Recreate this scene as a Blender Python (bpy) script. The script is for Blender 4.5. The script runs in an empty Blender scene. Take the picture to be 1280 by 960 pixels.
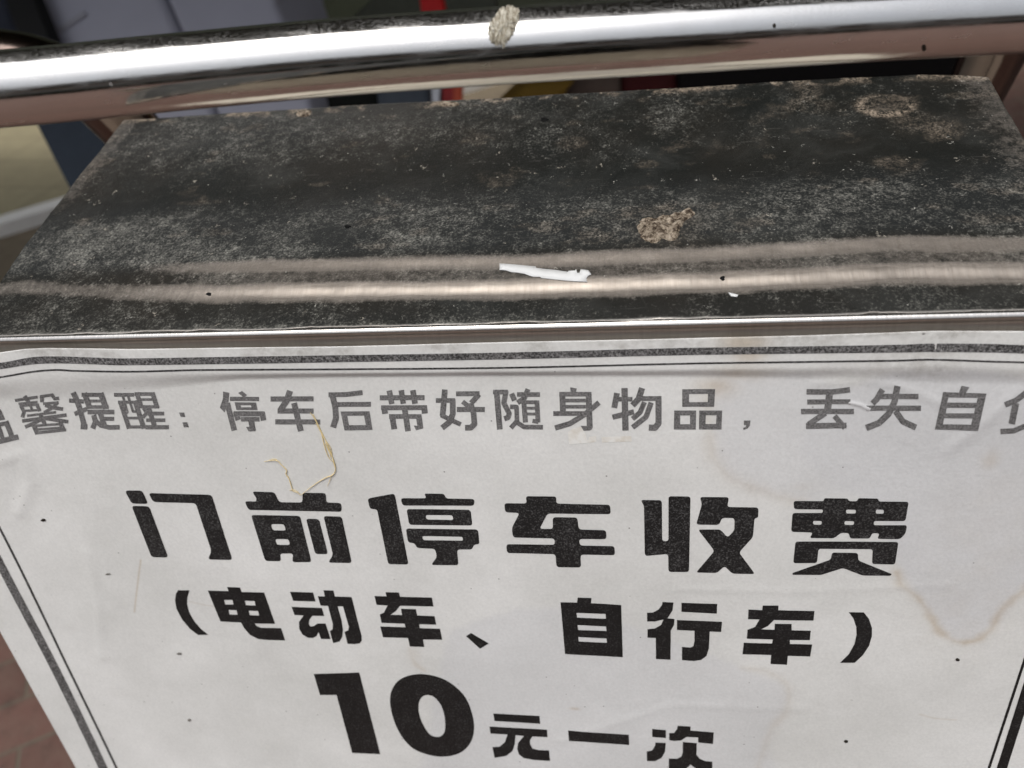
import bpy, bmesh, math, random
import numpy as np
from mathutils import Vector, Matrix, geometry, noise as mnoise
R = math.radians
sc = bpy.context.scene
col = sc.collection
random.seed(7)

# ------------------------------------------------------------------ camera
F = 880.0                      # focal length in photograph pixels (1280 wide)
HC = 1.20                      # camera height above the ground
def nrm(v):
    v = np.array(v, float); return v / np.linalg.norm(v)
# axes of the notice board in camera coordinates (x right, y down, z forward)
AX = nrm((5340, -60, -880))
ADN = np.array((165, 1820, 880), float); ADN -= AX * ADN.dot(AX); ADN = nrm(ADN)
AIN = nrm(np.cross(AX, ADN))
LEAN = R(15)
G = math.cos(LEAN) * ADN + math.sin(LEAN) * AIN     # gravity
Hh = math.cos(LEAN) * AIN - math.sin(LEAN) * ADN    # horizontal, away
def W(p):
    p = np.asarray(p, float)
    return Vector((float(p.dot(AX)), float(p.dot(Hh)), float(HC - p.dot(G))))
def WD(p): return W(p) - Vector((0, 0, HC))
def ray(x, y): return np.array(((x - 640) / F, (y - 480) / F, 1.0))
cam_d = bpy.data.cameras.new('camera'); cam = bpy.data.objects.new('camera', cam_d); col.objects.link(cam)
r_, u_, b_ = WD((1, 0, 0)), WD((0, -1, 0)), WD((0, 0, -1))
M = Matrix.Identity(4)
for i in range(3): M[i][0], M[i][1], M[i][2] = r_[i], u_[i], b_[i]
M[2][3] = HC
cam.matrix_world = M
cam_d.sensor_width = 36; cam_d.lens = 36 * F / 1280
cam_d.clip_start = .01; cam_d.clip_end = 400
cam_d.dof.use_dof = True; cam_d.dof.focus_distance = .245; cam_d.dof.aperture_fstop = 10.5
sc.camera = cam

# ------------------------------------------------------------------ light
SUN_EL, SUN_AZ = R(72), R(205)          # azimuth clockwise from +Y
wd = bpy.data.worlds.new('World'); sc.world = wd; wd.use_nodes = True
nt = wd.node_tree; bg = nt.nodes['Background']
sky = nt.nodes.new('ShaderNodeTexSky'); sky.sky_type = 'NISHITA'; sky.sun_disc = False
sky.sun_elevation = SUN_EL; sky.sun_rotation = SUN_AZ; sky.air_density = 1.0; sky.dust_density = 3.0
# thin overcast: the sky's own colours mostly greyed, brighter towards the zenith
bwn = nt.nodes.new('ShaderNodeRGBToBW'); nt.links.new(sky.outputs[0], bwn.inputs[0])
mxs = nt.nodes.new('ShaderNodeMix'); mxs.data_type = 'RGBA'; mxs.inputs[0].default_value = .80
nt.links.new(sky.outputs[0], mxs.inputs[6]); nt.links.new(bwn.outputs[0], mxs.inputs[7])
tc = nt.nodes.new('ShaderNodeTexCoord'); sx = nt.nodes.new('ShaderNodeSeparateXYZ'); nt.links.new(tc.outputs['Generated'], sx.inputs[0])
mr = nt.nodes.new('ShaderNodeMapRange'); mr.inputs[1].default_value = 0; mr.inputs[2].default_value = 1; mr.inputs[3].default_value = .45; mr.inputs[4].default_value = 3.6
nt.links.new(sx.outputs[2], mr.inputs[0])
vm = nt.nodes.new('ShaderNodeVectorMath'); vm.operation = 'SCALE'; nt.links.new(mxs.outputs[2], vm.inputs[0]); nt.links.new(mr.outputs[0], vm.inputs['Scale'])
nt.links.new(vm.outputs[0], bg.inputs[0]); bg.inputs[1].default_value = .10
sd = bpy.data.lights.new('sun', 'SUN'); sun = bpy.data.objects.new('sun', sd); col.objects.link(sun)
sd.energy = 1.0; sd.angle = R(9); sd.color = (1, .95, .87)
sv = Vector((math.sin(SUN_AZ) * math.cos(SUN_EL), math.cos(SUN_AZ) * math.cos(SUN_EL), math.sin(SUN_EL)))
sun.rotation_euler = sv.to_track_quat('Z', 'Y').to_euler()
sun.location = (0, -1, 3)
sc.view_settings.view_transform = 'Standard'; sc.view_settings.look = 'None'
sc.view_settings.exposure = 0.0; sc.view_settings.gamma = 1

# ------------------------------------------------------------------ helpers
def tag(o, label=None, cat=None, group=None, kind=None):
    if label: o['label'] = label
    if cat: o['category'] = cat
    if group: o['group'] = group
    if kind: o['kind'] = kind
    return o
def empty(name, loc, label, cat, group=None):
    o = bpy.data.objects.new(name, None); col.objects.link(o); o.location = loc
    return tag(o, label, cat, group)
def link(name, me, mat, parent=None, smooth=True):
    o = bpy.data.objects.new(name, me); col.objects.link(o)
    if mat: me.materials.append(mat)
    if smooth: me.shade_smooth()
    if parent:
        o.parent = parent; o.matrix_parent_inverse = Matrix.Translation(-parent.location)
    return o
def mesh(name, verts, faces, mat, parent=None, smooth=True):
    me = bpy.data.meshes.new(name); me.from_pydata([tuple(v) for v in verts], [], faces); me.update()
    return link(name, me, mat, parent, smooth)
def grid_faces(nr, nc):
    a = np.arange(nr * nc).reshape(nr, nc)
    return np.stack([a[:-1, :-1], a[:-1, 1:], a[1:, 1:], a[1:, :-1]], -1).reshape(-1, 4)
def grid_mesh(name, P, mat, parent=None, attrs=None, flip=False):
    """P: nr x nc x 3 world positions"""
    nr, nc = P.shape[:2]
    f = grid_faces(nr, nc)
    if flip: f = f[:, ::-1]
    me = bpy.data.meshes.new(name)
    me.vertices.add(nr * nc); me.vertices.foreach_set('co', P.reshape(-1).astype(np.float32))
    n = len(f)
    me.loops.add(n * 4); me.loops.foreach_set('vertex_index', f.reshape(-1).astype(np.int32))
    me.polygons.add(n); me.polygons.foreach_set('loop_start', (np.arange(n) * 4).astype(np.int32))
    me.polygons.foreach_set('loop_total', np.full(n, 4, np.int32))
    me.update(); me.validate()
    for k, v in (attrs or {}).items():
        at = me.attributes.new(k, 'FLOAT', 'POINT'); at.data.foreach_set('value', v.reshape(-1).astype(np.float32))
    return link(name, me, mat, parent)
def Wn(P):
    """array of camera-space points (...,3) -> world"""
    P = np.asarray(P, float)
    return np.stack([P @ AX, P @ Hh, HC - P @ G], -1)
def sstep(a, b, x):
    t = np.clip((x - a) / (b - a), 0, 1); return t * t * (3 - 2 * t)
def vnoise(x, y, seed=0):
    """cheap smooth value noise on arrays"""
    rs = np.random.RandomState(seed); T = rs.rand(256, 256)
    xi = np.floor(x).astype(int); yi = np.floor(y).astype(int)
    fx = x - xi; fy = y - yi; fx = fx * fx * (3 - 2 * fx); fy = fy * fy * (3 - 2 * fy)
    g = lambda a, b: T[a % 256, b % 256]
    return (g(xi, yi) * (1 - fx) + g(xi + 1, yi) * fx) * (1 - fy) + (g(xi, yi + 1) * (1 - fx) + g(xi + 1, yi + 1) * fx) * fy
def fbm(x, y, seed=0, o=4):
    s = 0; a = .5; t = 0
    for k in range(o):
        s = s + a * vnoise(x * 2 ** k, y * 2 ** k, seed + k); t += a; a *= .5
    return s / t
def tube_path(pts, radii, n=40, cap=True):
    """tube mesh around world points"""
    pts = [Vector(p) for p in pts]; V = []; Fc = []
    prev = None
    for i, p in enumerate(pts):
        d = (pts[min(i + 1, len(pts) - 1)] - pts[max(i - 1, 0)]).normalized()
        if prev is None:
            a = d.orthogonal().normalized()
        else:
            a = (prev - d * prev.dot(d)).normalized()
        prev = a; b = d.cross(a); r = radii[i] if hasattr(radii, '__len__') else radii
        for k in range(n):
            t = 2 * math.pi * k / n
            V.append(p + (a * math.cos(t) + b * math.sin(t)) * r)
    for i in range(len(pts) - 1):
        for k in range(n):
            Fc.append((i * n + k, i * n + (k + 1) % n, (i + 1) * n + (k + 1) % n, (i + 1) * n + k))
    if cap:
        Fc.append(tuple(range(n))[::-1]); Fc.append(tuple((len(pts) - 1) * n + k for k in range(n)))
    return V, Fc
def catmull(P, n=8, closed=False):
    P = [np.array(p, float) for p in P]; out = []
    m = len(P); rng = range(m) if closed else range(m - 1)
    for i in rng:
        if closed: a, b, c, d = P[i - 1], P[i], P[(i + 1) % m], P[(i + 2) % m]
        else: a, b, c, d = P[max(i - 1, 0)], P[i], P[i + 1], P[min(i + 2, m - 1)]
        for k in range(n):
            t = k / n
            out.append(.5 * ((2 * b) + (c - a) * t + (2 * a - 5 * b + 4 * c - d) * t * t + (3 * b - a - 3 * c + d) * t ** 3))
    if not closed: out.append(P[-1])
    return out

# ------------------------------------------------------------------ materials
class MT:
    def __init__(s, name):
        s.m = bpy.data.materials.new(name); s.m.use_nodes = True; s.t = s.m.node_tree
        s.b = s.t.nodes['Principled BSDF']
    def n(s, typ, **kw):
        nd = s.t.nodes.new(typ)
        for k, v in kw.items():
            if k.startswith('i_'):
                nm = k[2:].replace('_', ' '); nd.inputs[nm].default_value = v
            else: setattr(nd, k, v)
        return nd
    def l(s, a, b): s.t.links.new(a, b)
    def coord(s, scale=(1, 1, 1)):
        g = s.n('ShaderNodeNewGeometry'); mp = s.n('ShaderNodeMapping'); mp.inputs['Scale'].default_value = scale
        s.l(g.outputs['Position'], mp.inputs[0]); return mp.outputs[0]
    def noise(s, scale, detail=4, rough=.55, vec=None, dist=0):
        nd = s.n('ShaderNodeTexNoise'); nd.inputs['Scale'].default_value = scale; nd.inputs['Detail'].default_value = detail
        nd.inputs['Roughness'].default_value = rough; nd.inputs['Distortion'].default_value = dist
        s.l(vec if vec else s.coord(), nd.inputs['Vector']); return nd.outputs['Fac']
    def ramp(s, fac, stops, interp='LINEAR'):
        nd = s.n('ShaderNodeValToRGB'); cr = nd.color_ramp; cr.interpolation = interp
        while len(cr.elements) < len(stops): cr.elements.new(.5)
        for e, (p, c) in zip(cr.elements, stops):
            e.position = p; e.color = (*c, 1) if hasattr(c, '__len__') else (c, c, c, 1)
        s.l(fac, nd.inputs[0]); return nd.outputs[0]
    def mix(s, f, a, b, mode='MIX'):
        nd = s.n('ShaderNodeMix', data_type='RGBA', blend_type=mode)
        for i, v in ((0, f), (6, a), (7, b)):
            if hasattr(v, 'links'): s.l(v, nd.inputs[i])
            elif i == 0: nd.inputs[0].default_value = v
            else: nd.inputs[i].default_value = (*v, 1)
        return nd.outputs[2]
    def math(s, op, a, b=0., c=None):
        nd = s.n('ShaderNodeMath', operation=op)
        for i, v in enumerate((a, b, c)):
            if v is None: continue
            if hasattr(v, 'links'): s.l(v, nd.inputs[i])
            else: nd.inputs[i].default_value = v
        return nd.outputs[0]
    def attr(s, name):
        return s.n('ShaderNodeAttribute', attribute_name=name).outputs['Fac']
    def set(s, **kw):
        for k, v in kw.items():
            nm = {'col': 'Base Color', 'rough': 'Roughness', 'metal': 'Metallic', 'spec': 'Specular IOR Level', 'nor': 'Normal', 'coat': 'Coat Weight', 'alpha': 'Alpha', 'trans': 'Transmission Weight'}[k]
            if hasattr(v, 'links'): s.l(v, s.b.inputs[nm])
            elif k == 'col': s.b.inputs[nm].default_value = (*v, 1)
            else: s.b.inputs[nm].default_value = v
        return s
    def bump(s, h, strength=.3, dist=.001):
        nd = s.n('ShaderNodeBump'); nd.inputs['Strength'].default_value = strength; nd.inputs['Distance'].default_value = dist
        s.l(h, nd.inputs['Height']); s.l(nd.outputs[0], s.b.inputs['Normal']); return s

def plain(name, c, rough=.5, metal=0, var=.25, scale=40):
    m = MT(name); f = m.noise(scale, 5)
    a = tuple(x * (1 - var) for x in c); b = tuple(min(1, x * (1 + var)) for x in c)
    m.set(col=m.mix(f, a, b), rough=rough, metal=metal)
    m.bump(m.noise(scale * 8, 3), .08, .001)
    if max(c) < .2 and metal == 0: m.set(spec=.15)
    return m.m

# white copier paper, weathered
def mat_paper():
    m = MT('weathered_paper')
    n1 = m.noise(14, 5, .6); n2 = m.noise(900, 3, .6); n3 = m.noise(90, 5, .65)
    c = m.mix(m.ramp(n1, [(.3, 0.), (.7, 1.)]), (.59, .588, .565), (.735, .732, .712))
    c = m.mix(m.math('MULTIPLY', m.ramp(n3, [(.42, 0.), (.75, 1.)]), .22), c, (.60, .60, .57))
    # faint blue-grey fields where water soaked in
    c = m.mix(m.math('MULTIPLY', m.attr('soak'), .55), c, (.525, .53, .565))
    c = m.mix(m.math('MULTIPLY', m.attr('stain'), m.ramp(n3, [(.2, .75), (.8, 1.)])), c, (.42, .32, .20))
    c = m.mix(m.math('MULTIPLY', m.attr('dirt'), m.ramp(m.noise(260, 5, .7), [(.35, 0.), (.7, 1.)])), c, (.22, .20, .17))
    # grey fibres / toner dust
    v = m.n('ShaderNodeTexVoronoi', feature='F1'); v.inputs['Scale'].default_value = 260
    m.l(m.coord(), v.inputs['Vector'])
    sp = m.ramp(v.outputs['Distance'], [(.055, 1.), (.10, 0.)])
    sel = m.n('ShaderNodeSeparateColor'); m.l(v.outputs['Color'], sel.inputs[0])
    sp = m.math('MULTIPLY', sp, m.ramp(sel.outputs[0], [(.86, 0.), (.95, .8)]))
    c = m.mix(sp, c, (.16, .15, .14))
    v = m.n('ShaderNodeTexVoronoi', feature='F1'); v.inputs['Scale'].default_value = 70
    m.l(m.coord((1, 1, 1.6)), v.inputs['Vector'])
    sp = m.ramp(v.outputs['Distance'], [(.025, 1.), (.05, 0.)])
    sel = m.n('ShaderNodeSeparateColor'); m.l(v.outputs['Color'], sel.inputs[0])
    sp = m.math('MULTIPLY', sp, m.ramp(sel.outputs[0], [(.90, 0.), (.97, .9)]))
    c = m.mix(sp, c, (.08, .07, .06))
    f = m.ramp(n2, [(.3, .90), (.7, 1.)])
    c = m.mix(1., c, f, 'MULTIPLY')
    m.set(col=c, rough=.62, spec=.25)
    m.bump(m.math('ADD', m.math('MULTIPLY', n2, .5), m.math('MULTIPLY', n3, 1.2)), .35, .0004)
    return m.m
# toner
def mat_ink(name, dark, light, grain=1500, lo=.42, hi=.72, wear=0.):
    m = MT(name)
    a = m.noise(grain, 2, .6); b = m.noise(120, 4, .6)
    f = m.ramp(m.math('ADD', m.math('MULTIPLY', a, .8), m.math('MULTIPLY', b, .2)), [(lo, 0.), (hi, 1.)])
    c = m.mix(f, (dark, dark * .96, dark * .95), (light, light * .98, light * .97))
    if wear:
        w = m.ramp(m.noise(700, 4, .7), [(.60, 0.), (.72, wear)])
        c = m.mix(w, c, (.55, .55, .53))
    m.set(col=c, rough=.55, spec=.3); m.bump(a, .3, .0003)
    return m.m
# stainless steel tube
def mat_tube():
    m = MT('polished_stainless')
    n = m.noise(60, 5, .6); s = m.noise(900, 3, .6, m.coord((1, 1, .15)))
    dust = m.noise(650, 5, .8); big = m.noise(25, 4, .6)
    nz_ = m.n('ShaderNodeSeparateXYZ'); gg = m.n('ShaderNodeNewGeometry'); m.l(gg.outputs['Normal'], nz_.inputs[0])
    updn = m.ramp(nz_.outputs[2], [(.45, .05), (.70, .12), (.82, .60), (.92, .22), (.99, .05)])
    d = m.math('MULTIPLY', m.ramp(dust, [(.47, 0.), (.64, 1.)]), m.math('MULTIPLY', updn, m.ramp(big, [(.35, .35), (.65, 1.)])))
    c = m.mix(n, (.72, .70, .67), (.82, .81, .79))
    v = m.n('ShaderNodeTexVoronoi', feature='F1'); v.inputs['Scale'].default_value = 45
    m.l(m.coord(), v.inputs['Vector'])
    sp = m.ramp(v.outputs['Distance'], [(.03, 1.), (.06, 0.)])
    sel = m.n('ShaderNodeSeparateColor'); m.l(v.outputs['Color'], sel.inputs[0])
    sp = m.math('MULTIPLY', sp, m.ramp(sel.outputs[0], [(.82, 0.), (.85, 1.)]))
    c = m.mix(d, c, (.40, .39, .38)); c = m.mix(sp, c, (.05, .035, .025))
    m.set(col=c, metal=m.math('SUBTRACT', 1., m.math('MAXIMUM', d, sp)),
          rough=m.math('ADD', m.math('ADD', m.math('MULTIPLY', s, .06), m.math('MULTIPLY', m.ramp(m.noise(1., 4, .7, m.coord((3, 260, 260))), [(.45, 0.), (.7, 1.)]), .16)), m.math('ADD', .05, m.math('MULTIPLY', big, .09))))
    streak = m.noise(1., 4, .65, m.coord((2.2, 170, 170)))
    m.bump(m.math('ADD', m.math('MULTIPLY', s, .06), m.math('ADD', m.math('MULTIPLY', streak, 1.0), m.math('MULTIPLY', m.noise(9, 3, .5), 1.6))), .035, .0012)
    return m.m
# brushed steel hood under a crust of grime
def mat_plate():
    m = MT('grimy_stainless')
    clean = m.attr('clean'); lightn = m.attr('pale'); tan = m.attr('tan'); tb = m.attr('tint')
    br = m.noise(500, 4, .7, m.coord((1.6, .12, .12)))
    br2 = m.noise(1500, 3, .7, m.coord((1., .5, .5)))
    steel = m.mix(br, (.31, .27, .23), (.50, .45, .40))
    fine = m.noise(1150, 4, .72); mid = m.noise(300, 5, .72); big = m.noise(45, 5, .65); vb = m.noise(14, 4, .6)
    base = m.mix(m.ramp(vb, [(.35, 0.), (.65, 1.)]), (.006, .007, .006), (.014, .012, .009))
    base = m.mix(tb, base, (.015, .0165, .0165))
    base = m.mix(m.ramp(m.noise(24, 6, .68, None, .6), [(.50, 0.), (.76, .6)]), base, (.040, .041, .038))
    scr = m.noise(1., 3, .6, m.coord((60, 900, 900)))
    base = m.mix(m.ramp(scr, [(.66, 0.), (.72, .5)]), base, (.07, .068, .062))
    th = m.math('ADD', m.math('MULTIPLY', fine, .62), m.math('MULTIPLY', mid, .38))
    th = m.math('ADD', th, m.math('MULTIPLY', m.math('SUBTRACT', lightn, .5), .20))
    th = m.math('ADD', th, m.math('MULTIPLY', m.math('SUBTRACT', big, .5), .24))
    cloud = m.noise(26, 6, .68, None, .6)
    th = m.math('ADD', th, m.math('MULTIPLY', m.math('SUBTRACT', m.noise(110, 4, .6, None, .5), .5), .17))
    g = m.mix(m.ramp(th, [(.465, 0.), (.55, .22), (.68, 1.)]), base, (.235, .23, .205))
    # distinct lime specks
    for scl, a0, a1, cc in ((330, .86, .94, (.42, .41, .37)), (190, .88, .93, (.34, .31, .26))):
        v = m.n('ShaderNodeTexVoronoi', feature='F1'); v.inputs['Scale'].default_value = scl
        wv = m.n('ShaderNodeVectorMath', operation='ADD'); nn = m.n('ShaderNodeTexNoise'); nn.inputs['Scale'].default_value = 600
        m.l(m.coord(), nn.inputs['Vector']); sv_ = m.n('ShaderNodeVectorMath', operation='SCALE'); sv_.inputs['Scale'].default_value = .008
        m.l(nn.outputs['Color'], sv_.inputs[0]); m.l(m.coord(), wv.inputs[0]); m.l(sv_.outputs[0], wv.inputs[1])
        m.l(wv.outputs[0], v.inputs['Vector'])
        sp = m.ramp(v.outputs['Distance'], [(.08, 1.), (.20, 0.)])
        sel = m.n('ShaderNodeSeparateColor'); m.l(v.outputs['Color'], sel.inputs[0])
        sp = m.math('MULTIPLY', sp, m.ramp(sel.outputs[0], [(a0, 0.), (a1, .75)]))
        g = m.mix(sp, g, cc)
    tnm = m.math('MULTIPLY', tan, m.ramp(m.math('ADD', m.math('MULTIPLY', mid, .5), m.math('MULTIPLY', fine, .5)), [(.44, 0.), (.60, .85)]))
    g = m.mix(tnm, g, (.36, .29, .22))
    cm = m.math('ADD', clean, m.math('MULTIPLY', m.math('SUBTRACT', m.math('ADD', m.math('MULTIPLY', mid, .6), m.math('MULTIPLY', fine, .4)), .5), .9))
    cm = m.math('MULTIPLY', m.ramp(cm, [(.10, 0.), (.80, 1.)]), .93)
    c = m.mix(cm, g, steel)
    pol = m.attr('polish'); cm = m.math('MAXIMUM', cm, m.math('MULTIPLY', pol, .98))
    c = m.mix(pol, c, m.mix(br, (.62, .58, .53), (.80, .77, .73)))
    m.set(col=c, metal=cm, rough=m.math('SUBTRACT', m.math('ADD', m.math('MULTIPLY', br, .12), .10), m.math('MULTIPLY', m.math('SUBTRACT', pol, 1.), .45)) if False else m.math('ADD', m.math('MULTIPLY', pol, -.22), m.math('ADD', m.math('MULTIPLY', cm, -.16), m.math('ADD', .50, m.math('MULTIPLY', br2, .12)))), spec=.25)
    m.bump(m.math('ADD', m.math('MULTIPLY', th, m.math('SUBTRACT', 1., cm)), m.math('MULTIPLY', br, .25)), .5, .0006)
    return m.m
def mat_brick():
    m = MT('red_brick_paving')
    co = m.coord((1, 1, 1)); mp = m.n('ShaderNodeMapping'); mp.inputs['Rotation'].default_value = (0, 0, R(-30))
    mp.inputs['Location'].default_value = (.03, .01, 0)
    m.l(co, mp.inputs[0])
    b = m.n('ShaderNodeTexBrick'); b.inputs['Scale'].default_value = 1; b.inputs['Brick Width'].default_value = .20
    b.inputs['Row Height'].default_value = .10; b.inputs['Mortar Size'].default_value = .004; b.inputs['Mortar Smooth'].default_value = .4
    b.inputs['Color1'].default_value = (.090, .045, .035, 1); b.inputs['Color2'].default_value = (.120, .060, .047, 1); b.inputs['Mortar'].default_value = (.10, .09, .065, 1)
    m.l(mp.outputs[0], b.inputs['Vector'])
    c = m.mix(m.ramp(m.noise(22, 6, .7), [(.4, 0.), (.7, .7)]), b.outputs['Color'], (.13, .085, .065))
    c = m.mix(m.ramp(m.noise(30, 6, .75), [(.50, 0.), (.70, .7)]), c, (.045, .028, .022))
    m.set(col=c, rough=.85); m.bump(m.math('ADD', b.outputs['Fac'], m.math('MULTIPLY', m.noise(150, 4), -.6)), .6, -.004)
    return m.m
def mat_slab():
    m = MT('beige_paving_slab')
    b = m.n('ShaderNodeTexBrick'); b.offset = 0; b.inputs['Scale'].default_value = 1; b.inputs['Brick Width'].default_value = .6
    b.inputs['Row Height'].default_value = .3; b.inputs['Mortar Size'].default_value = .005; b.inputs['Mortar Smooth'].default_value = .6
    b.inputs['Color1'].default_value = (.33, .29, .18, 1); b.inputs['Color2'].default_value = (.30, .26, .16, 1); b.inputs['Mortar'].default_value = (.13, .11, .07, 1)
    mp = m.n('ShaderNodeMapping'); mp.inputs['Rotation'].default_value = (0, 0, R(8)); m.l(m.coord(), mp.inputs[0]); m.l(mp.outputs[0], b.inputs['Vector'])
    c = m.mix(m.ramp(m.noise(9, 6, .7), [(.4, 0.), (.75, .6)]), b.outputs['Color'], (.21, .185, .12))
    m.set(col=c, rough=.8); m.bump(m.noise(120, 4), .3, .003)
    return m.m

M_paper = mat_paper()
M_ink_big = mat_ink('black_toner', .010, .11, 1500, .50, .74)
M_ink_mid = mat_ink('black_toner_fine', .009, .07, 1500, .52, .78)
M_ink_grey = mat_ink('faded_grey_toner', .065, .22, 1900, .34, .68, .35)
M_ink_line = mat_ink('worn_grey_border_toner', .026, .27, 1350, .40, .72, .6)
M_tube = mat_tube(); M_leg = plain('dark_reflection_stainless', (.15, .115, .10), .16, 1, .25, 35); M_plate = mat_plate(); M_brick = mat_brick(); M_slab = mat_slab()  # M_leg: dark reflections of the legs and elbow put into the base colour
M_steel = plain('dull_stainless', (.45, .42, .38), .35, 1, .15, 30)

# ------------------------------------------------------------------ ground and place behind
def gpt(x, y, z=0.):
    c = ray(x, y); t = (HC - z) / c.dot(G); return W(c * t)
def sheet(name, x0, x1, y0, y1, z, mat, kind='structure', n=2):
    V = [(x0, y0, z), (x1, y0, z), (x1, y1, z), (x0, y1, z)]
    return tag(mesh(name, V, [(0, 1, 2, 3)], mat, smooth=False), kind=kind)
sheet('ground', -60, 60, -60, 60, 0, M_brick)
pa, pb = gpt(0, 300), gpt(45, 286)     # white kerb line seen at the left edge
dirv = (pb - pa).normalized(); nn_ = Vector((-dirv.y, dirv.x, 0))
if nn_.y < 0: nn_ = -nn_
def strip(name, a, w0, w1, z, mat, ln=30):
    p = [a - dirv * ln + nn_ * w0, a + dirv * ln + nn_ * w0, a + dirv * ln + nn_ * w1, a - dirv * ln + nn_ * w1]
    V = [(q.x, q.y, z) for q in p]
    return tag(mesh(name, V, [(0, 1, 2, 3)], mat, smooth=False), kind='structure')
strip('pavement', pa, .16, 30, .008, M_slab)
M_conc = MT('sunlit_cream_concrete'); M_conc.set(col=M_conc.mix(M_conc.noise(12, 6, .7), (.52, .47, .38), (.68, .63, .54)), rough=.85); M_conc = M_conc.m  # sunlit brightness put into the apron's colour
tag(mesh('reflection_apron', [(-.72, .33, .004), (.55, .30, .004), (.55, 1.9, .004), (-.72, 1.9, .004)], [(0, 1, 2, 3)], M_conc, smooth=False), kind='structure')  # unseen ground patch added so the rail's underside mirrors a cream band
kb = MB = None
def beam(name, pts2d_z, z0, z1, mat, kind='structure'):
    n = len(pts2d_z); V = [(p[0], p[1], z0) for p in pts2d_z] + [(p[0], p[1], z1) for p in pts2d_z]
    Fc = [tuple(range(n))[::-1], tuple(range(n, 2 * n))] + [(i, (i + 1) % n, n + (i + 1) % n, n + i) for i in range(n)]
    return tag(mesh(name, V, Fc, mat, smooth=False), kind=kind)
M_white = plain('white_road_paint', (.85, .83, .79), .6, 0, .08, 30)
M_black = plain('matt_black_plastic', (.012, .012, .012), .45, 0, .3, 20)
p = [pa - dirv * 20, pa + dirv * 20, pa + dirv * 20 + nn_ * .10, pa - dirv * 20 + nn_ * .10]
beam('kerb', p, -.02, .06, M_white)
strip('path', pa, -.9, -.001, .008, plain('brown_worn_concrete', (.19, .155, .11), .85, 0, .3, 14))
strip('gutter', pa, .10, .16, .004, plain('wet_gutter', (.02, .025, .012), .5))

# ------------------------------------------------------------------ sign box (steel hood and front)
DP = .207                                   # distance of the notice plane
P0 = ray(640, 408) * (DP / ray(640, 408).dot(AIN))
TS = R(24)
TD = math.cos(TS) * AIN - math.sin(TS) * ADN    # along the hood, going back
TN = math.sin(TS) * AIN + math.cos(TS) * ADN    # hood normal, pointing down/in
OFFT = P0.dot(TN)
S0, V0 = P0.dot(AX), P0.dot(ADN)
def pl(x, y):
    """photo point -> (s, t) on the hood plane, millimetres"""
    c = ray(x, y); P = c * (OFFT / c.dot(TN)) - P0
    return P.dot(AX) * 1e3, P.dot(TD) * 1e3
def pw(s, t, up=0.):
    """hood plane mm -> world"""
    return W(P0 + AX * s * 1e-3 + TD * t * 1e-3 - TN * up * 1e-3)
Lp = [pl(*q) for q in [(155, 150), (122, 193), (82, 236), (60, 262), (34, 303), (0, 358), (-45, 392), (-120, 418)]]
Rp = [pl(*q) for q in [(1235, 97), (1262, 140), (1290, 180), (1340, 255), (1400, 345), (1432, 385)]]
lt = np.array(Lp)[::-1]; rt = np.array(Rp)[::-1]
Bk = np.array([pl(*q) for q in [(155, 150), (300, 141), (427, 132.5), (540, 127), (700, 118), (853, 110), (950, 103), (1050, 97.5), (1150, 93), (1200, 94), (1235, 97)]])
ridgeA = np.array([pl(*q) for q in [(-50, 368), (30, 360), (140, 366), (290, 368), (427, 366), (640, 363), (853, 356), (1000, 350), (1150, 343), (1280, 343), (1400, 346)]])
ridgeB = np.array([pl(*q) for q in [(-50, 332), (150, 338), (300, 338), (427, 337), (640, 334), (853, 326), (1000, 318), (1120, 312), (1280, 312), (1400, 316)]])
def hood_up(s, t):
    """height of dents and ridges above the hood plane, mm"""
    ta = np.interp(s, ridgeA[:, 0], ridgeA[:, 1]); tb = np.interp(s, ridgeB[:, 0], ridgeB[:, 1])
    fa = .35 + .65 * sstep(-175, -90, s) * (1 - .5 * sstep(150, 205, s))
    fb = sstep(-160, -60, s) * (1 - .8 * sstep(120, 185, s))
    up = .85 * fa * (1 + np.tanh((t - ta) / 2.7)) + .52 * fb * (1 + np.tanh((t - tb) / 2.9))
    up -= (1.7 * fa + 1.04 * fb) * sstep(0, 1, (t - tb - 6) / 70.)
    # shallow trough at the middle of the hood, and uneven beaten metal
    up += -2.2 * np.exp(-((t - 80) / 22.) ** 2) + .7 * (fbm(s / 22 + 50, t / 16 + 9, 3) - .5)
    return up * sstep(0, 4, t)
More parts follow.
